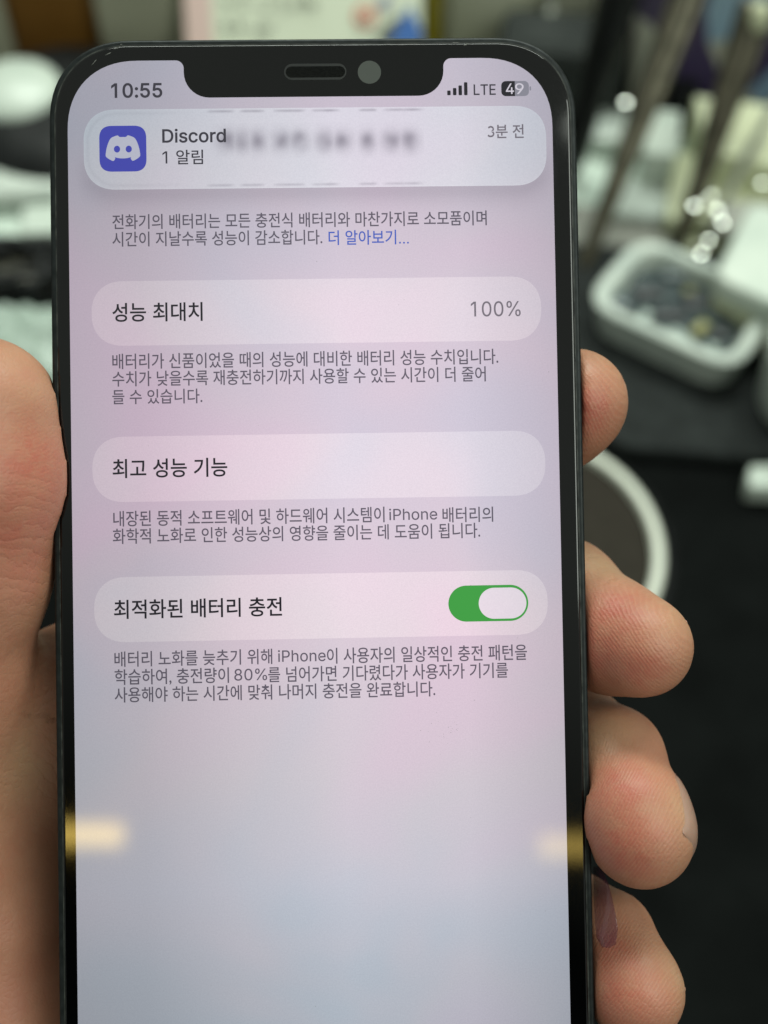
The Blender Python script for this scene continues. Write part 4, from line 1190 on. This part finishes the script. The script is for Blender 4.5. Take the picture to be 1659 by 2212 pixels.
def rod(name, stations, mat, parent=None, n=14, flatk=1.0):
    """lathe along a straight axis: stations = [(point, radius), ...]"""
    bm = bmesh.new()
    ax = (stations[-1][0] - stations[0][0]).normalized()
    sd = ax.cross(Vector((0, 0, 1))).normalized()
    u2 = sd.cross(ax)
    rings = []
    for q, r in stations:
        rings.append([bm.verts.new(q + sd * (r * math.cos(2 * math.pi * k / n)) + u2 * (r * flatk * math.sin(2 * math.pi * k / n))) for k in range(n)])
    for a, b in zip(rings[:-1], rings[1:]):
        for k in range(n):
            bm.faces.new((a[k], a[(k + 1) % n], b[(k + 1) % n], b[k]))
    bm.faces.new(rings[0]); bm.faces.new(rings[-1][::-1])
    return bm_obj(name, bm, mat, parent, True)


# --- round dish with a white rim, half hidden by the fingers
m_felt = worn('taupe_felt', (0.026, 0.0225, 0.0175, 1), (0.034, 0.030, 0.0235, 1), 300, rough=0.9, spec=0.1)
m_rim = worn('ivory_rim', (0.60, 0.63, 0.53, 1), (0.66, 0.69, 0.59, 1), 80, rough=0.3)
c0 = bench(1121, 1176, 0.004)
dish = empty('round_dish', Matrix.Translation((c0.x, c0.y, 0)), 'round taupe dish with a white rim lying on the black mat behind the fingers', 'dish')
def lathe(name, prof, mat, parent, n=72):
    v, f = [], []
    for k in range(n):
        a = 2 * math.pi * k / n
        for r, z in prof: v.append((r * math.cos(a), r * math.sin(a), z))
    m = len(prof)
    for k in range(n):
        for i in range(m - 1):
            f.append((k * m + i, ((k + 1) % n) * m + i, ((k + 1) % n) * m + i + 1, k * m + i + 1))
    o = mesh_obj(name, v, f, mat, None, True)
    o.parent = parent
    return o
R_ = 0.0546
lathe('rim', [(R_ - .0050, .0018), (R_ - .0047, .0046), (R_ - .0040, .0056), (R_ - .002, .0056), (R_ - .0005, .0048), (R_, .003), (R_ - .001, .0002)], m_rim, dish)
lathe('pad', [(0.00001, .002), (R_ - .0048, .002)], m_felt, dish)
lathe('base', [(R_ - .001, .0002), (R_ + .004, .0002), (R_ + .005, .0012), (R_ - .0005, .0022)], m_black, dish)

# --- black slab on which the tray stands
pad = slab('work_pad', [(1180, 860), (1345, 966), (1900, 1006), (1900, 560), (1180, 520)], 0.007, 0.0, m_dkgrey, 'dark grey rubber pad under the parts tray', 'work pad', 0.006, 0.0015)
ZP = 0.007

# --- open tray of small parts
HT = ZP + 0.0175
rim_px = [(1256, 650), (1596, 806), (1694, 636), (1384, 500)]
rl = w2l([bench(x, y, HT) for x, y in rim_px])
outer = ccw(round_poly(rl, 0.016, 8))
cen = Vector((sum(p[0] for p in rl) / 4, sum(p[1] for p in rl) / 4))
def shrink(lp, d):
    out = []
    for q in lp:
        v = Vector(q) - cen
        out.append(tuple(cen + v * (1 - d / v.length)))
    return out
def tray_mesh():
    o1, o2, i1, i2 = shrink(outer, 0.0035), outer, shrink(outer, 0.0062), shrink(outer, 0.0085)
    levels = [(o1, ZP), (o2, HT - 0.001), (shrink(outer, 0.0015), HT), (shrink(outer, 0.0048), HT), (i1, HT - 0.001), (i2, HT - 0.0095)]
    v, f = [], []
    N = len(outer)
    for lp, z in levels: v += [(x, y, z) for x, y in lp]
    for l in range(len(levels) - 1):
        for k in range(N):
            f.append((l * N + k, l * N + (k + 1) % N, (l + 1) * N + (k + 1) % N, (l + 1) * N + k))
    f.append(tuple(range(5 * N, 6 * N)))
    f.append(tuple(range(N - 1, -1, -1)))
    return v, f
v, f = tray_mesh()
tray = mesh_obj('parts_tray', v, f, m_frost, None)
tag(tray, 'open frosted plastic tray holding small dark repair parts, right of the phone', 'tray')
m_tfloor = worn('tray_liner', (0.02, 0.028, 0.031, 1), (0.10, 0.13, 0.13, 1), 55, rough=0.16)
lin = shrink(outer, 0.0087)
prism('liner', lin, HT - 0.0094, HT - 0.0083, m_tfloor, tray)
m_bits = [worn('dark_bit', (0.012, 0.014, 0.016, 1), (0.035, 0.042, 0.045, 1), 300, rough=0.4), worn('blue_grey_bit', (0.05, 0.07, 0.075, 1), (0.11, 0.14, 0.14, 1), 200, rough=0.35),
          worn('clear_bit', (0.30, 0.36, 0.33, 1), (0.45, 0.52, 0.47, 1), 200, rough=0.2), worn('olive_bit', (0.20, 0.20, 0.07, 1), (0.28, 0.27, 0.10, 1), 200, rough=0.5)]
bit_names = ['black', 'blue-grey', 'clear', 'olive']
spots = [(1350, 590, 0, 9, 5), (1395, 640, 0, 12, 6), (1450, 600, 1, 10, 6), (1335, 660, 1, 8, 8), (1440, 690, 0, 14, 5), (1500, 660, 0, 9, 7), (1380, 700, 2, 4, 9), (1460, 745, 2, 12, 6),
         (1505, 720, 3, 5, 8), (1550, 730, 0, 8, 6), (1530, 770, 2, 4, 9), (1560, 690, 0, 9, 5), (1320, 620, 1, 6, 6), (1480, 640, 3, 4, 3)]
for k, (x, y, mi, sx2, sy2) in enumerate(spots):
    q = bench(x + 8, y - 12, HT - 0.006)
    bm = bmesh.new()
    bmesh.ops.create_cube(bm, size=1.0, matrix=Matrix.Diagonal((sx2 * MM, sy2 * MM, 0.0018, 1)))
    for vv in bm.verts: vv.co += Vector((random.uniform(-1, 1), random.uniform(-1, 1), random.uniform(-.3, .3))) * MM
    bmesh.ops.bevel(bm, geom=bm.edges[:], offset=0.0006, segments=2, profile=0.5, affect='EDGES')
    o = bm_obj('repair_part', bm, m_bits[mi], None, True)
    o.matrix_world = Matrix.Translation((q.x, q.y, HT - 0.0083 + 0.0019)) @ Matrix.Rotation(random.uniform(-0.6, 0.6) - 0.5, 4, 'Z')
    tag(o, 'small %s repair part lying in the frosted tray' % bit_names[mi], 'repair part', 'repair parts in the tray')

# --- white lidded box overlapping the tray's far corner
HB = 0.036
b_ = slab('lidded_box', [(1541, 596), (1850, 735), (1960, 560), (1625, 430)], HB, 0.024, m_white, None, None, 0.008, 0.002)
box = empty('white_box', Matrix.Identity(4), 'white lidded plastic box beside the tray at the right edge', 'box')
b_.name = 'lid'; b_.parent = box
lidp = w2l([bench(x, y, HB) for x, y in [(1541, 596), (1850, 735), (1960, 560), (1625, 430)]])
lc = Vector((sum(p[0] for p in lidp) / 4, sum(p[1] for p in lidp) / 4))
lidp = [tuple(lc + (Vector(p) - lc) * 0.965) for p in lidp]
prism('body', ccw(round_poly(lidp, 0.008)), ZP, 0.0238, m_cream, box, 0.001)

# --- pale tub at the right edge
q = bench(1750, 905, 0.0)
tub = empty('pale_tub', Matrix.Translation((q.x, q.y, ZP)), 'pale upright tub cut by the right edge below the white box', 'tub')
lathe('wall', [(0.0, 0.0005), (0.021, 0.0005), (0.0235, 0.004), (0.025, 0.028), (0.0255, 0.033)], m_frost, tub, 40)
lathe('cover', [(0.026, 0.0328), (0.0262, 0.038), (0.025, 0.0395), (0.00001, 0.0395)], m_white, tub, 40)

# --- small white block on the mat
slab('white_block', [(1620, 1004), (1616, 1050), (1790, 1060), (1790, 998)], 0.010, 0.0, m_white, 'small white plastic block alone on the black mat', 'block', 0.002, 0.001)

# --- papers and cards lying behind the tray
slab('paper_sheet', [(1180, 560), (1420, 585), (1600, 300), (1180, 285)], 0.0016, 0.0, m_paper, 'pale green-white sheet of paper under the leaning tools', 'paper', 0.001, 0.0)
slab('cardboard_sheet', [(1180, 640), (1420, 660), (1470, 452), (1180, 440)], 0.0032, 0.0017, m_grey, 'grey cardboard sheet on the pale paper behind the tray', 'cardboard', 0.001, 0.0)
slab('cream_box', [(1440, 470), (1760, 478), (1700, 330), (1452, 330)], 0.014, 0.0, m_cream, 'low cream carton lying behind the rods', 'carton', 0.002, 0.001)
slab('cream_carton', [(1530, 330), (1760, 372), (1740, 235), (1500, 205)], 0.030, 0.0, m_cream, 'taller cream carton in front of the purple print', 'carton', 0.002, 0.001)
slab('shade_strip', [(1545, 500), (1800, 510), (1800, 440), (1560, 435)], 0.019, 0.0141, m_grey, 'grey strip standing in for shade on the low cream carton', 'card', 0.001, 0.0)  # flat grey sheet stands in for the shadow across the carton
slab('pale_card', [(1455, 590), (1545, 600), (1600, 490), (1490, 470)], 0.0042, 0.0017, m_cream, 'cream card between the two steel rods', 'card', 0.001, 0.0)

# --- dark pouch and small things behind the phone corner
pch = standing_box('dark_pouch', 1065, 1330, 268, 0.040, 0.035, m_pouch, 'dark grey soft pouch standing behind the phone corner', 'pouch', 0.006, yaw=-0.12)
standing_box('black_cube', 1442, 1500, 280, 0.018, 0.02, m_black, 'small black cube next to the cream cartons', 'cube', 0.001)
standing_box('pale_crate', 960, 1345, 150, 0.07, 0.05, m_crate, 'pale beige crate behind the dark pouch', 'crate', 0.003)

# --- printed box in blue and purple
m_print = bpy.data.materials.new('purple_print')
m_print.use_nodes = True
n = m_print.node_tree
p = n.nodes['Principled BSDF']
p.inputs['Roughness'].default_value = 0.4
tcn = n.nodes.new('ShaderNodeTexCoord')
vo = n.nodes.new('ShaderNodeTexVoronoi'); vo.inputs['Scale'].default_value = 42
n.links.new(tcn.outputs['Object'], vo.inputs['Vector'])
cr = n.nodes.new('ShaderNodeValToRGB')
cr.color_ramp.interpolation = 'CONSTANT'
cr.color_ramp.elements[0].color = (0.05, 0.032, 0.085, 1)
cr.color_ramp.elements[1].position = 0.85; cr.color_ramp.elements[1].color = (0.20, 0.30, 0.40, 1)
for pos, c in ((0.25, (0.05, 0.035, 0.09, 1)), (0.45, (0.22, 0.33, 0.44, 1)), (0.62, (0.40, 0.40, 0.33, 1)), (0.75, (0.035, 0.07, 0.13, 1))):
    e2 = cr.color_ramp.elements.new(pos); e2.color = c
sep = n.nodes.new('ShaderNodeSeparateColor')
n.links.new(vo.outputs['Color'], sep.inputs[0])
n.links.new(sep.outputs[0], cr.inputs[0])
n.links.new(cr.outputs[0], p.inputs['Base Color'])
standing_box('printed_box', 1352, 1860, 235, 0.11, 0.05, m_print, 'dark box printed in blue and purple patches at the top right', 'box', 0.002)

# --- standing tools
def tool_pts(xb, yb, hb, xt, yt, dt):
    return bench(xb, yb, hb), at_depth(xt, yt, dt)
a, b = tool_pts(1232, 372, 0.0036, 1352, -60, 0.54)
sd_ = empty('screwdriver', Matrix.Identity(4), 'black handled screwdriver leaning behind the phone corner', 'screwdriver')
def lerp(t): return a + (b - a) * t
rod('handle', [(lerp(t), r) for t, r in ((0.0, .0028), (.03, .0046), (.10, .0056), (.40, .0060), (.52, .0068), (.62, .0080), (.85, .0086), (1.0, .0085), (1.25, .0085), (1.3, .006))], m_black, sd_)
def tweezer(xb, yb, xt, yt, dt, rb_, rt_, label, extra=1.25):
    a, b = tool_pts(xb, yb, 0.0036, xt, yt, dt)
    t_ = empty('tweezers', Matrix.Identity(4), label, 'tweezers', 'steel tools leaning behind the tray')
    ax = (b - a).normalized()
    side = ax.cross(Vector((0, 1, 0))).normalized()
    for s in (-1, 1):
        st = [(a + side * (0.0002 * s), rb_ * 0.25)]
        for t in (0.06, 0.2, 0.5, 0.8, 1.0, extra):
            gap = rt_ * 0.30 * min(1.0, t * 1.3)
            st.append((a + (b - a) * t + side * (gap * s), rb_ * 0.45 + (rt_ * 0.62 - rb_ * 0.45) * min(t, 1.0)))
        rod('arm', st, m_steel, t_, 10, 0.55)
    return t_
tweezer(1252, 598, 1490, -20, 0.56, .0066, .0082, 'dull steel tweezers nearest the black screwdriver')
tweezer(1462, 545, 1634, 20, 0.56, .0062, .0088, 'dull steel tweezers with a pale knob at the top', 1.02)
a, b = tool_pts(1496, 566, 0.0045, 1655, 262, 0.58)
o = rod('steel_needle', [(a, .0006), (a + (b - a) * 0.1, .0014), (b, .0020), (a + (b - a) * 1.3, .0020)], m_steel2)
tag(o, 'thin grey steel needle leaning at the right edge', 'needle')
q = at_depth(1638, 42, 0.56)
bm = bmesh.new(); bmesh.ops.create_uvsphere(bm, u_segments=20, v_segments=12, radius=0.0062, matrix=Matrix.Translation(q) @ Matrix.Diagonal((0.8, 0.8, 1.3, 1)))
kb = bm_obj('knob', bm, m_cream, None, True)
for o in scene.objects:
    if o.name == 'tweezers.001': kb.parent = o
a, b = tool_pts(1158, 300, 0.001, 1196, -40, 0.63)
o = rod('grey_stick', [(a, .003), (b, .0034)], m_steel2); tag(o, 'grey stick standing behind the top edge of the phone', 'stick')

# --- added polished studs, turned between lamp and camera to imitate a bag's glints
m_chrome = principled('polished_metal', (0.80, 0.84, 0.76, 1), 0.17, 1.0)
LAMP = Vector((0.15, 1.00, 1.30))
for k, (x, y, h) in enumerate(((1352, 222, 0.030), (1497, 408, 0.021), (1516, 432, 0.021), (1534, 422, 0.021), (1550, 455, 0.021), (1532, 520, 0.012), (1514, 548, 0.012), (1645, 396, 0.022), (1500, 445, 0.021), (1560, 482, 0.021), (1575, 402, 0.022))):
    q = bench(x, y, h)
    bm = bmesh.new()
    r_ = 0.0013 + 0.0005 * random.random()
    bmesh.ops.create_uvsphere(bm, u_segments=16, v_segments=8, radius=r_, matrix=Matrix.Diagonal((1, 1, 0.16, 1)))     # shallow domed head
    bmesh.ops.create_cone(bm, cap_ends=True, segments=10, radius1=r_ * 0.4, radius2=r_ * 0.45, depth=r_ * 2.4, matrix=Matrix.Translation((0, 0, -r_ * 1.25)))
    o = bm_obj('glint_stud', bm, m_chrome, None, True)
    hv = ((LAMP - q).normalized() + (MC.translation - q).normalized()).normalized()
    hv = (hv + Vector((random.uniform(-.03, .03), random.uniform(-.02, .02), 0))).normalized()
    o.matrix_world = Matrix.Translation(q) @ hv.to_track_quat('Z', 'Y').to_matrix().to_4x4()
    tag(o, 'tiny polished stud added to glint among the cards behind the tray', 'glint_stud', 'added glint studs behind the tray')

# --- more pale clutter under and behind the leaning tools
slab('clear_lid', [(1300, 455), (1440, 470), (1475, 392), (1330, 380)], 0.009, 0.0033, m_frost, 'cloudy clear plastic lid lying between the two leaning tweezers', 'lid', 0.004, 0.002)
slab('white_carton', [(1388, 330), (1462, 336), (1474, 240), (1398, 232)], 0.026, 0.0, m_white, 'small white carton standing between the tweezers, before the purple print', 'carton', 0.002, 0.001)
slab('grey_case', [(1275, 300), (1380, 306), (1385, 236), (1290, 232)], 0.012, 0.0017, m_frost, 'flat cloudy case lying just below the dark pouch', 'case', 0.004, 0.002)

# --- printed card above the phone
m_sign = worn('sign_paper', (0.74, 0.80, 0.62, 1), (0.80, 0.86, 0.68, 1), 20, rough=0.6)
m_pink = principled('sign_pink', (0.78, 0.58, 0.52, 1), 0.6)
m_ink = principled('sign_ink', (0.10, 0.11, 0.085, 1), 0.7)
m_red = principled('sign_red', (0.70, 0.22, 0.15, 1), 0.6)
m_blue = principled('sign_blue', (0.06, 0.17, 0.48, 1), 0.6)
m_band = principled('sign_band', (0.10, 0.11, 0.09, 1), 0.6)
m_lav = principled('sign_lavender', (0.36, 0.38, 0.46, 1), 0.6)
TILT = math.radians(34)                  # the card leans back against the crates
yS = at_depth(650, 90, 0.60).y
uS = Vector((0, math.sin(TILT), math.cos(TILT)))
nS = Vector((0, -math.cos(TILT), math.sin(TILT)))
def on_sign_w(px, py):
    d = ray(px, py)
    t = (Vector((0, yS, 0.0)) - MC.translation).dot(nS) / d.dot(nS)
    q = MC.translation + d * t
    return q.x, (q - Vector((0, yS, 0.0))).dot(uS)
sL, sR = on_sign_w(400, 40)[0], on_sign_w(912, 40)[0]
wS = sR - sL
sgn = empty('sign_card', Matrix.Translation(((sL + sR) / 2, yS, 0)) @ Matrix.Rotation(-TILT, 4, 'X'), 'pale printed card with a pink margin leaning behind the top of the phone', 'sign')
pz = 0.15
bm = bmesh.new()
bmesh.ops.create_cube(bm, size=1.0, matrix=Matrix.Translation((0, 0.002, pz / 2)) @ Matrix.Diagonal((wS, 0.004, pz, 1)))
bm_obj('panel', bm, m_sign, sgn)
def on_sign(px, py):
    """photo position -> card coordinates (x along the card, z up it)"""
    x, z = on_sign_w(px, py)
    return x - (sL + sR) / 2, z
def sign_patch(name, pts, mat, lift):
    q = [on_sign(x, y) for x, y in pts]
    v = [(x, -lift, z) for x, z in q]
    return mesh_obj(name, v, [tuple(range(len(v)))], mat, sgn)
x_l = -wS / 2
x_r = on_sign(458, 40)[0]
mesh_obj('margin', [(x_l, -.0006, 0.001), (x_r, -.0006, 0.001), (x_r, -.0006, pz - .001), (x_l, -.0006, pz - .001)], [(0, 1, 2, 3)], m_pink, sgn)
def scrawl(xa, xb, y0_, y1_, k):
    v, f = [], []
    for i in range(k):
        cx2 = xa + (xb - xa) * (i + 0.5) / k + random.uniform(-4, 4)
        for st in range(5):
            ax_, ay_ = cx2 + random.uniform(-9, 9), random.uniform(y0_, y1_)
            if random.random() < 0.5: w2, h2 = random.uniform(7, 13), 2.2
            else: w2, h2 = 2.2, random.uniform(6, 11)
            b_ = len(v)
            for dx, dy in ((-w2, -h2), (w2, -h2), (w2, h2), (-w2, h2)):
                x, z = on_sign(ax_ + dx / 1.4, ay_ + dy / 1.4)
                v.append((x, -.0008 - 0.00004 * (i * 5 + st), z))
            f.append((b_, b_ + 1, b_ + 2, b_ + 3))
    return mesh_obj('printed_words', v, f, m_ink, sgn)
scrawl(478, 540, -10, 24, 2)
scrawl(565, 620, -6, 30, 2)
scrawl(628, 690, -6, 20, 3)
scrawl(475, 530, 52, 66, 2)
scrawl(548, 590, 58, 70, 2)
def disc(px, py, r, m=24, sx_=1.0):
    return [(px + r * sx_ * math.cos(2 * math.pi * i / m), py - r * math.sin(2 * math.pi * i / m)) for i in range(m)]
sign_patch('red_roundel', disc(789, 34, 25), m_red, 0.0010)
sign_patch('roundel_center', disc(790, 33, 16), m_sign, 0.0014)
sign_patch('roundel_mark', disc(791, 32, 9), m_red, 0.0018)
sign_patch('lavender_spot', disc(832, 6, 16), m_lav, 0.0010)
sign_patch('dark_band', [(808, 78), (860, 36), (880, 46), (838, 92)][::-1], m_band, 0.0010)
sign_patch('blue_corner', [(838, 96), (884, 10), (912, 70), (906, 98)][::-1], m_blue, 0.0016)
standing_box('yellow_tag', 916, 948, 150, 0.062, 0.004, worn('yellow_plastic', (0.36, 0.30, 0.02, 1), (0.42, 0.36, 0.03, 1), 40), 'narrow yellow tag beside the printed card', 'tag', 0.0005)

# --- beige carton left of the card
standing_box('beige_carton', 235, 398, 175, 0.12, 0.06, m_beige, 'beige carton between the brown wood and the printed card', 'carton', 0.002)
# --- brown wooden block in the corner
m_wood = worn('brown_wood', (0.17, 0.075, 0.012, 1), (0.24, 0.115, 0.022, 1), 30, rough=0.45)
standing_box('wooden_block', 38, 250, 150, 0.048, 0.02, m_wood, 'orange-brown wooden block in the top left corner', 'wooden block', 0.003, yaw=-0.1)
standing_box('brown_board', -10, 262, 95, 0.15, 0.012, worn('dark_wood', (0.018, 0.012, 0.008, 1), (0.035, 0.022, 0.012, 1), 25), 'dark brown board behind the wooden block', 'board', 0.001, yaw=-0.12)
standing_box('cream_post', -70, 40, 175, 0.12, 0.01, m_beige, 'pale upright post at the left edge beside the wooden block', 'post', 0.002)

# --- black rounded case with a pale dome
q = bench(135, 208, 0.034)
case = empty('domed_case', Matrix.Translation((q.x, q.y, 0)), 'black rounded case with a pale greenish dome, behind the left phone corner', 'case')
prof = [(0.0001, 0.0), (0.040, 0.0), (0.047, 0.006), (0.049, 0.016), (0.047, 0.026), (0.040, 0.032), (0.030, 0.034), (0.0001, 0.034)]
lathe('shell', prof, m_black, case, 56)
pr2 = [(0.0215 * math.cos(t), 0.0335 + 0.0085 * math.sin(t)) for t in [i * math.pi / 2 / 8 for i in range(9)]]
d_ = lathe('dome', pr2, m_white, case, 48)
d_.location = (-0.0225, 0.004, 0)

# --- pale plastic box with a stack of cards, left
pb = empty('plastic_box', Matrix.Identity(4), 'cloudy plastic box standing at the left edge behind the phone', 'box')
slab('lower_shell', [(-120, 505), (150, 512), (150, 408), (-120, 400)], 0.014, 0.0, m_paper, None, None, 0.003, 0.001, parent=pb)
slab('cover', [(-90, 422), (150, 410), (130, 345), (30, 332), (-60, 380)], 0.026, 0.0145, m_frost, None, None, 0.010, 0.004, parent=pb)
slab('card_stack', [(45, 505), (170, 500), (170, 425), (50, 425)], 0.019, 0.0152, m_white, 'stack of white cards resting on the cloudy plastic box', 'card stack', 0.002, 0.0005)
slab('taupe_carton', [(-60, 600), (160, 610), (160, 516), (-60, 512)], 0.008, 0.0, m_taupe, 'flat taupe carton in front of the cloudy plastic box', 'carton', 0.002, 0.001)

# --- tangle of black cable
def cable(name, pts, r, mat):
    cu = bpy.data.curves.new(name, 'CURVE')
    cu.dimensions = '3D'; cu.bevel_depth = r; cu.bevel_resolution = 3; cu.resolution_u = 6
    s = cu.splines.new('NURBS')
    s.points.add(len(pts) - 1)
    for q, c in zip(s.points, pts): q.co = (*c, 1)
    s.use_endpoint_u = True; s.order_u = 4
    o = bpy.data.objects.new(name, cu); COL.objects.link(o)
    cu.materials.append(mat)
    dg = bpy.context.evaluated_depsgraph_get()
    me = bpy.data.meshes.new_from_object(o.evaluated_get(dg), depsgraph=dg)
    bpy.data.objects.remove(o)
    for pl in me.polygons: pl.use_smooth = True
    o = bpy.data.objects.new(name, me); COL.objects.link(o)
    return o
q = bench(40, 622, 0.0)
pts = []
for k in range(60):
    a = k * 0.72
    rr = 0.017 + 0.007 * math.sin(k * 1.7) + random.uniform(-.003, .003)
    pts.append((q.x + rr * 1.25 * math.cos(a), q.y + rr * 0.8 * math.sin(a), 0.011 + 0.007 * math.sin(k * 0.9) ))
o = cable('cable_coil', pts, 0.0022, m_black); tag(o, 'tangled coil of black cable at the left edge above the thumb', 'cable')

# --- crumpled clear bag below it
m_bag = principled('bag_film', (0.34, 0.42, 0.36, 1), 0.25, 0, 0.5)
NB = 46
a_, b_, c_, d2_ = bench(-90, 840, 0), bench(190, 850, 0), bench(170, 672, 0), bench(-90, 665, 0)
v, f = [], []
for j in range(NB + 1):
    for i in range(NB + 1):
        s, t = i / NB, j / NB
        q = (a_ * (1 - s) + b_ * s) * (1 - t) + (d2_ * (1 - s) + c_ * s) * t
        ed_ = min(s, 1 - s, t, 1 - t)
        h = min(1.0, ed_ * 5) * (0.011 + 0.008 * mnoise.noise((q.x * 45, q.y * 45, 1.0)) + 0.005 * abs(mnoise.noise((q.x * 110, q.y * 110, 4.0))))
        v.append((q.x, q.y, max(0.0012, h)))
for j in range(NB):
    for i in range(NB):
        k = j * (NB + 1) + i
        f.append((k, k + 1, k + NB + 2, k + NB + 1))
o = mesh_obj('plastic_bag', v, f, m_bag, None, True)
tag(o, 'crumpled grey-green plastic bag just above the thumb', 'plastic bag')

# --- strip of purple film peeling from the phone's side, in front of the little finger
m_film = principled('purple_film', (0.085, 0.015, 0.04, 1), 0.10)
m_film.node_tree.nodes['Principled BSDF'].inputs['Alpha'].default_value = 0.34
film = []
left_ = [(1283, 1872, -3.0), (1284, 1925, -1.5), (1286, 1985, 0.6), (1290, 2025, 2.2), (1302, 2046, 3.0)]
right_ = [(1300, 1872, -1.5), (1316, 1915, 1.5), (1328, 1965, 3.6), (1335, 2005, 4.2), (1330, 2040, 4.0), (1314, 2047, 3.6)]
v, f = [], []
NSEG, NW = 24, 6
def interp(lst, t):
    x = t * (len(lst) - 1); i = min(int(x), len(lst) - 2); u = x - i
    return tuple(lst[i][k] * (1 - u) + lst[i + 1][k] * u for k in range(3))
for i in range(NSEG + 1):
    t = i / NSEG
    pl_, pr_ = interp(left_, t), interp(right_, t)
    for j in range(NW + 1):
        u = j / NW
        c = [pl_[k] * (1 - u) + pr_[k] * u for k in range(3)]
        v.append(tuple(C(c[0], c[1], c[2] + 0.5 * math.sin(math.pi * u)) * MM))
for i in range(NSEG):
    for j in range(NW):
        k = i * (NW + 1) + j
        f.append((k, k + 1, k + NW + 2, k + NW + 1))
o = mesh_obj('film_strip', v, f, m_film, None, True)
sm = o.modifiers.new('thickness', 'SOLIDIFY'); sm.thickness = 0.0001
o.matrix_world = MH
tag(o, 'curled strip of translucent purple film at the phone edge, before the little finger', 'film strip')
